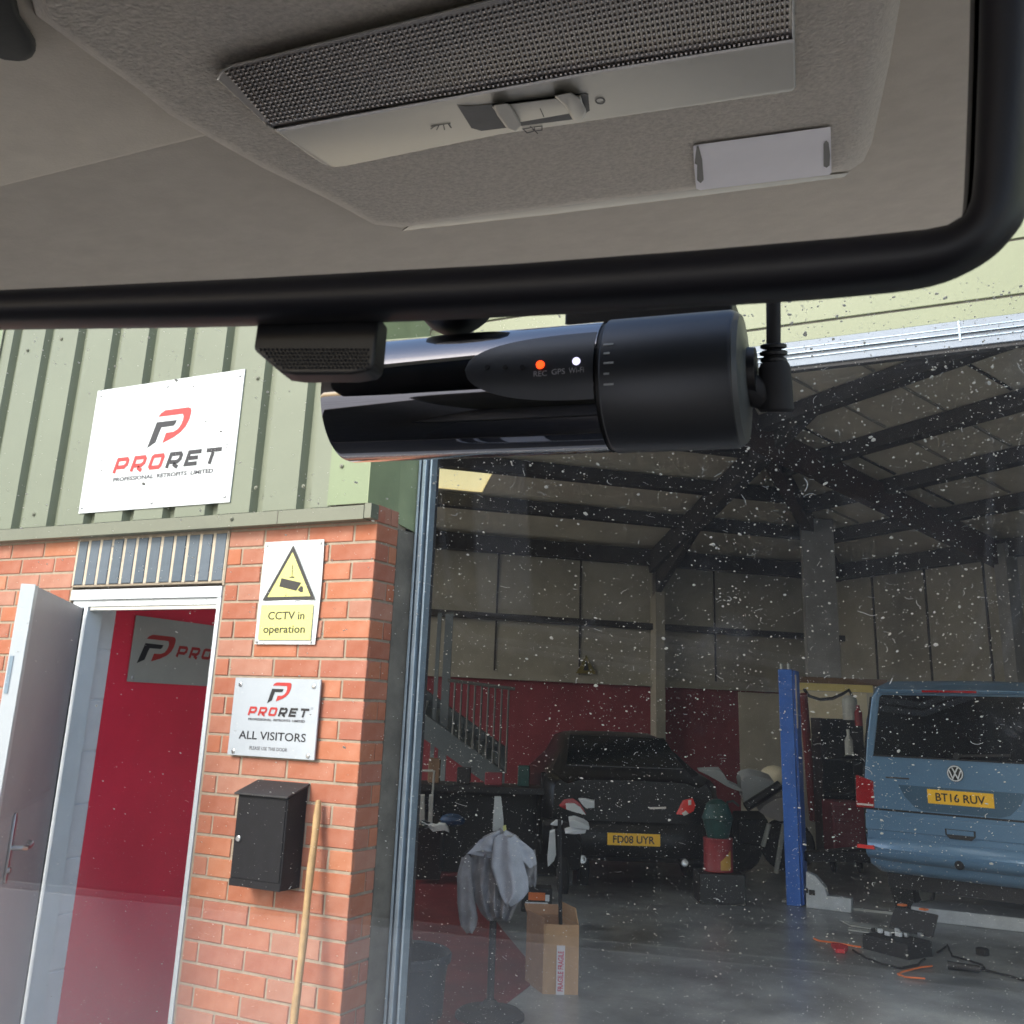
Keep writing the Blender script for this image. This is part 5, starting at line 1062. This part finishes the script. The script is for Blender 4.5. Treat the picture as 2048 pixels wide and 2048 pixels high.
# lamp unit
lamp_px = [(428, 152), (433, 138), (450, 128), (1130, -45), (1588, -140), (1592, 168), (1584, 176), (1000, 262), (690, 326), (662, 329), (640, 322), (540, 252)]
lamp = Hpr(lamp_px, 0.012, 0.016).build('interior_lamp', 'lamp_pl', cab_, bevel=0.0008)
lens_px = [(428, 150), (436, 136), (456, 124), (1130, -48), (1586, -142), (1586, 72), (1200, 132), (800, 205), (545, 252), (528, 244)]
lensb = Hpr(lens_px, 0.0162, 0.0175).build('lens_base', 'lens_d', lamp, bevel=0.0005)
MB().tube([H(u, v, 0.018) for u, v in lens_px], 0.00035, 6).build('lens_rim_glint', 'lamp_clear', lamp, smooth=True)  # bright outline of the bevelled edge, put in as a pale thread
# prismatic lens: small pyramids in a grid, paler so their colour carries the tip highlights
b = MB()
A0, Bx, By = (432, 146), (1586-432, -74*2.62-0), (0, 0)
def lerp2(p, q, f_): return (p[0]+(q[0]-p[0])*f_, p[1]+(q[1]-p[1])*f_)
TL, TR, BL_, BR = (440, 136), (1580, -140), (536, 244), (1580, 72)
NX, NY = 108, 15
for j in range(NY):
    for i in range(NX):
        f0, f1 = i/NX, (i+1)/NX; g0, g1 = j/NY, (j+1)/NY
        q4 = []
        for (f_, g_) in ((f0, g0), (f1, g0), (f1, g1), (f0, g1)):
            q4.append(lerp2(lerp2(TL, TR, f_), lerp2(BL_, BR, f_), g_))
        if (q4[0][1]+q4[2][1])/2 < -60: continue
        c_ = (sum(p[0] for p in q4)/4, sum(p[1] for p in q4)/4); ins = [lerp2(p, c_, 0.22) for p in q4]; ins2 = [lerp2(p, c_, 0.62) for p in q4]
        vs = [H(*p, 0.0172) for p in ins]+[H(*p, 0.0186) for p in ins2]
        b.add(vs, [(0, 1, 5, 4), (1, 2, 6, 5), (2, 3, 7, 6), (3, 0, 4, 7), (4, 5, 6, 7)])
tag(b.build('lens_prism', 'lens', lamp), kind='stuff')
Hpr([(545, 252), (800, 205), (1200, 132), (1588, 70), (1588, 76), (1200, 138), (800, 211), (552, 258)], 0.0162, 0.019).build('lens_lip', 'lens', lamp)
# sliding switch
Hpr([(912, 205), (950, 205), (1160, 180), (1175, 182), (1178, 215), (1150, 232), (960, 256), (940, 250)], 0.0161, 0.0164).build('switch_recess', 'black_m', lamp)
Hpr([(980, 206), (1160, 183), (1168, 215), (1010, 243)], 0.0165, 0.0185).build('switch_slide', 'lamp_pl', lamp, bevel=0.0007)
Hpr([(982, 203), (1012, 198), (1024, 212), (1042, 245), (1030, 258), (1012, 252), (992, 225)], 0.0172, 0.0208).build('switch_grip', 'lamp_pl', lamp, bevel=0.0015)
Hpr([(1104, 184), (1138, 177), (1160, 190), (1172, 216), (1165, 232), (1145, 236), (1128, 205)], 0.0172, 0.0208).build('switch_grip', 'lamp_pl', lamp, bevel=0.0015)
b = MB(); stroke(b, [(9*math.cos(a)+1199, 6*math.sin(a)+195) for a in [k_*math.pi/6 for k_ in range(12)]], 3.2, lambda x, y, z=0: H(x, y, 0.0163), True); b.build('lamp_icon', 'icon', lamp)
b = MB(); T_ = lambda x, y, z=0: H(x, y, 0.0163)
for p in ([(858, 246), (898, 240)], [(875, 244), (870, 254)], [(884, 243), (886, 254)], [(893, 241), (900, 250)], [(868, 245), (858, 252)]): stroke(b, p, 2.2, T_)
stroke(b, [(1044, 252), (1062, 249), (1066, 256), (1052, 260)], 2.5, T_, True); stroke(b, [(1066, 248), (1082, 246), (1082, 254), (1068, 256)], 2.2, T_, True); stroke(b, [(1058, 246), (1074, 262)], 2.2, T_)
stroke(b, [(1078, 210), (1086, 228)], 2.0, lambda x, y, z=0: H(x, y, 0.0187)); b.build('lamp_icon', 'icon', lamp)
# white card clipped to the console
card_px = [(1386, 287), (1396, 284), (1662, 248), (1664, 340), (1660, 345), (1400, 376), (1392, 373), (1388, 330)]
wc = Hpr(card_px, 0.0125, 0.0132).build('label_card', 'label', None); tag(wc, 'blank white card clipped to the grey ceiling console beside the lamp', 'card')
for px in ([(1393, 287), (1397, 287), (1404, 314), (1407, 355), (1401, 362), (1394, 356), (1394, 325), (1389, 322)], [(1648, 282), (1653, 276), (1658, 280), (1661, 305), (1660, 326), (1654, 331), (1648, 328)]):
    Hpr(px, 0.0133, 0.0137).build('card_slot', 'icon', wc)
# mirror glass and housing
mt = thing('rear_view_mirror', mP, 'black framed interior mirror filling the top of the view, showing the headliner', 'mirror')
def Mp(u, v, off=0.0): return onP(u, v, mP+mn*off, mn)
inner = [(-260, 590), (0, 580), (512, 556), (1024, 528), (1400, 500), (1700, 474), (1850, 459), (1895, 450), (1925, 432), (1942, 400), (1951, 300), (1957, 120), (1962, -80), (1962, -160), (-260, -160)]
outer = [(-260, 668), (0, 660), (400, 655), (760, 645), (1024, 634), (1300, 620), (1540, 606), (1700, 594), (1860, 574), (1960, 532), (2020, 480), (2058, 410), (2075, 250), (2085, 60), (2090, -220), (-260, -240)]
MB().prism([Mp(*p, -0.001) for p in inner], -mn*0.003).build('mirror_glass', 'mirror', mt)
inr = [(-260, 590), (0, 580), (400, 562), (760, 543), (1024, 528), (1300, 508), (1540, 488), (1700, 474), (1870, 457), (1918, 438), (1936, 416), (1946, 370), (1952, 250), (1958, 60), (1962, -160), (-260, -160)]
def smooth_px(px, k=4):
    q = []
    for i in range(len(px)-1):
        p0, p1, p2, p3 = px[max(i-1, 0)], px[i], px[i+1], px[min(i+2, len(px)-1)]
        for j in range(k):
            t = j/k; q.append(tuple(0.5*((2*p1[c])+(-p0[c]+p2[c])*t+(2*p0[c]-5*p1[c]+4*p2[c]-p3[c])*t*t+(-p0[c]+3*p1[c]-3*p2[c]+p3[c])*t**3) for c in (0, 1)))
    return q+[px[-1]]
outer = smooth_px(outer[:-1])+[outer[-1]]; inr = smooth_px(inr[:-1])+[inr[-1]]
rings = []
n_ = len(outer)
def mixp(a, b_, f_): return (a[0]+(b_[0]-a[0])*f_, a[1]+(b_[1]-a[1])*f_)
for f_, h_ in ((0.0, 0.001), (0.02, 0.0035), (0.12, 0.0052), (0.35, 0.0062), (0.6, 0.0052), (0.8, 0.0025), (0.93, -0.002), (1.0, -0.009), (1.0, -0.016)):
    rings.append([Mp(*mixp(inr[i], outer[i], f_), h_) for i in range(n_)])
hb = MB(); hb.loft(rings, cap=False)
hb.f.append(tuple(len(rings)*n_-n_+i for i in range(n_)))
hb.build('mirror_housing', 'frame_m', mt, smooth=True, angle=70)
# anti dazzle lever under the housing, crosshatched
b = MB()
b.prism([Mp(*p, -0.006) for p in [(514, 636), (757, 630), (750, 706), (746, 730), (734, 741), (700, 747), (590, 748), (560, 744), (505, 697)]], -mn*0.006)
b.build('dip_lever_body', 'black', mt, bevel=0.0008)
b = MB(); 
for j in range(7):
    for i in range(30):
        u_ = 520+i*8.3+(j % 2)*4; v_ = 699+j*7.2
        if u_ > 738 or (v_-690) > (u_-508)*0.85 or v_ > 742: continue
        c_ = Mp(u_, v_, -0.0058); b.add([c_-cr*0.00038, c_-Z3*0.00034, c_+cr*0.00038, c_+Z3*0.00034, c_+mn*0.00045], [(0, 1, 4), (1, 2, 4), (2, 3, 4), (3, 0, 4)])
tag(b.build('grip_pattern', 'black_m', mt), kind='stuff')
bs = at(918, 592, 0.30)
MB().lathe(bs, -cf, [(0, 0.0128), (0.008, 0.0125), (0.012, 0.010), (0.014, 0.004)], 28).build('mirror_mount', 'black', mt, smooth=True)

# ------------------------------------------------------------------ dash camera
L_ = at(702, 806, 0.301); R_ = at(1478, 758, 0.2625); ax = (R_-L_).normalized(); LEN = (R_-L_).length; r0_ = 0.0180
dcam = thing('dash_camera', (L_+R_)/2, 'black cylindrical dash camera with lit red and white status lights', 'dash camera')
upc = (Z3-ax*Z3.dot(ax)).normalized(); fc = ax.cross(upc).normalized()
if fc.dot(CAM-L_) < 0: fc = -fc
def DC(s, a, r=r0_): # s along the axis (m), a angle from facing us, positive up
    return L_+ax*s+(fc*math.cos(a)+upc*math.sin(a))*r
sS = 0.0
for i in range(400):
    p = L_+ax*(LEN*i/400)+fc*r0_*0.9-CAM
    if CX+F*p.dot(RGT)/p.dot(FWD) > 1190: sS = LEN*i/400; break
MB().lathe(L_, ax, [(-0.0006, r0_*0.93), (0, r0_*0.985), (0.0012, r0_), (sS, r0_)], 96).build('camera_body', 'gloss', dcam, smooth=True, angle=35)
MB().lathe(L_+ax*(sS+0.0001), ax, [(0, r0_*0.97), (0.0008, r0_*0.97)], 64).build('seam_ring', 'black', dcam)
MB().lathe(L_+ax*(sS+0.001), ax, [(0, r0_*0.99), (0.0005, r0_*1.015), (LEN-sS-0.002, r0_*1.015), (LEN-sS-0.001, r0_*0.99)], 96).build('dial_cap', 'satin', dcam, smooth=True, angle=35)
MB().lathe(R_+ax*0.0003, ax, [(-0.0008, r0_*0.985), (0, r0_*0.985), (0.0012, r0_*0.93), (0.0018, r0_*0.60), (0.0022, r0_*0.55)], 64).build('end_cover', 'satin2', dcam, smooth=True, angle=30)
MB().lathe(R_+ax*0.001+upc*0.002, ax, [(0.0, 0.0065), (0.0035, 0.0062)], 24).build('power_socket', 'black', dcam, smooth=True, angle=30)
def dimg(u, v): # picture point to (s, angle) on the cylinder
    D = ray(u, v); w = CAM-L_; d_ = D-ax*D.dot(ax); w_ = w-ax*w.dot(ax); A_ = d_.dot(d_); B2 = 2*d_.dot(w_); C2 = w_.dot(w_)-r0_*r0_
    disc = max(0, B2*B2-4*A_*C2); t_ = (-B2-math.sqrt(disc))/(2*A_); p = CAM+D*t_; q_ = p-L_; return q_.dot(ax), math.atan2(q_.dot(upc), q_.dot(fc))
# matt lens-shaped patch on the gloss body
e0 = dimg(1055, 736); 
s_c, a_c = dimg(1190, 716)
b = MB(); vs = []; n3 = 40
s_l = dimg(930, 738)[0]; s_r = sS-0.0003
aT = dimg(1150, 668)[1]; aB = dimg(1150, 800)[1]; aM = (aT+aB)/2*1.0
for i in range(n3+1):
    f_ = i/n3; s_ = s_l+(s_r-s_l)*f_; hgt = math.sqrt(max(0, 1-(1-f_)**2.6))
    for j in range(9): vs.append(DC(s_, aM+(aT-aB)/2*hgt*(j/4-1), r0_+0.00012))
b.add(vs, [(i*9+j, i*9+j+1, (i+1)*9+j+1, (i+1)*9+j) for i in range(n3) for j in range(8)]); b.build('status_panel', 'satin', dcam, smooth=True)
def dot(u, v, r, m, name='status_light', h=0.0004):
    s_, a_ = dimg(u, v); nrm_ = fc*math.cos(a_)+upc*math.sin(a_); MB().lathe(DC(s_, a_, r0_+0.0001), nrm_, [(0, r), (h, r*0.95)], 20).build(name, m, dcam)
dot(1081, 730, 0.00115, 'led_red'); dot(1153, 723, 0.00105, 'led_w')
for u_ in (1011, 1045, 975): dot(u_, 735, 0.0007, 'black', 'speaker_hole', 0.00025)
def dtext(txt, u0, u1, v0, v1, name='lettering'):
    s0_, a0_ = dimg(u0, v0); s1_, a1_ = dimg(u1, v1); am = (dimg(u0, (v0+v1)/2)[1]+dimg(u1, (v0+v1)/2)[1])/2
    nrm_ = fc*math.cos(am)+upc*math.sin(am); ey_ = upc*math.cos(am)-fc*math.sin(am)
    hgt = abs(dimg((u0+u1)/2, v0)[1]-dimg((u0+u1)/2, v1)[1])*r0_
    text_obj(name, txt, L_+nrm_*(r0_+0.0002)-ax*0, ax, ey_, s0_, s1_, -hgt/2, hgt/2, 'markg', dcam, ext=0.00003 if ax.cross(ey_).dot(nrm_) > 0 else -0.00003)
dtext('REC', 1068, 1094, 742, 753); dtext('GPS', 1104, 1130, 738, 749); dtext('Wi-Fi', 1138, 1168, 735, 746)
for v_, l_ in ((691, 1), (708, 0.6), (727, 1), (748, 0.55), (769, 1)):
    s_, a_ = dimg(1208, v_); nrm_ = fc*math.cos(a_)+upc*math.sin(a_); ey_ = upc*math.cos(a_)-fc*math.sin(a_)
    MB().obox(DC(s_, a_, r0_*1.015+0.00005)-ey_*0.0003, ax*0.0026*l_, ey_*0.0005, nrm_*0.00015).build('dial_mark', 'mark', dcam)
# bracket behind the camera up to the glass
MB().obox(L_+ax*LEN*0.56+upc*0.002-fc*0.006, ax*LEN*0.42, upc*0.026, -fc*0.026).build('mount_bracket', 'black', dcam, bevel=0.001)
# power lead
pp = R_+ax*0.0075+upc*0.001
cabp = thing('power_lead', pp, 'black power lead with ribbed right angle plug in the camera end', 'cable')
tq = (R_-CAM).dot(FWD)
c_top = at(1546, 560, tq); c_j = at(1547, 700, tq); c_b = at(1550, 822, tq)
MB().tube([at(1546, 480, tq), c_top, at(1547, 640, tq), c_j], 0.0019, 16).build('lead', 'rubber', cabp, smooth=True)
for v_, r_ in ((692, 0.0034), (706, 0.0036), (719, 0.0034)):
    p = at(1547, v_, tq); dn = (c_b-c_j).normalized(); MB().lathe(p-dn*0.0006, dn, [(0, r_*0.8), (0.0003, r_), (0.0011, r_), (0.0014, r_*0.8)], 24).build('strain_rib', 'black', cabp, smooth=True)
dn = (c_b-c_j).normalized()
MB().lathe(at(1547, 700, tq), dn, [(0, 0.0024), (0.0022, 0.0026)], 20).build('strain_relief', 'rubber', cabp, smooth=True)
MB().tube([at(1548, 724, tq), at(1549, 735, tq), at(1551, 770, tq), at(1552, 818, tq), at(1552, 824, tq)], [0.0034, 0.0041, 0.0043, 0.0046, 0.0040], 20).build('plug_body', 'rubber', cabp, smooth=True)
MB().tube([at(1550, 795, tq), at(1520, 788, tq+0.001), R_+ax*0.0015+upc*-0.0015], [0.0040, 0.0040, 0.0036], 18).build('plug_neck', 'rubber', cabp, smooth=True)
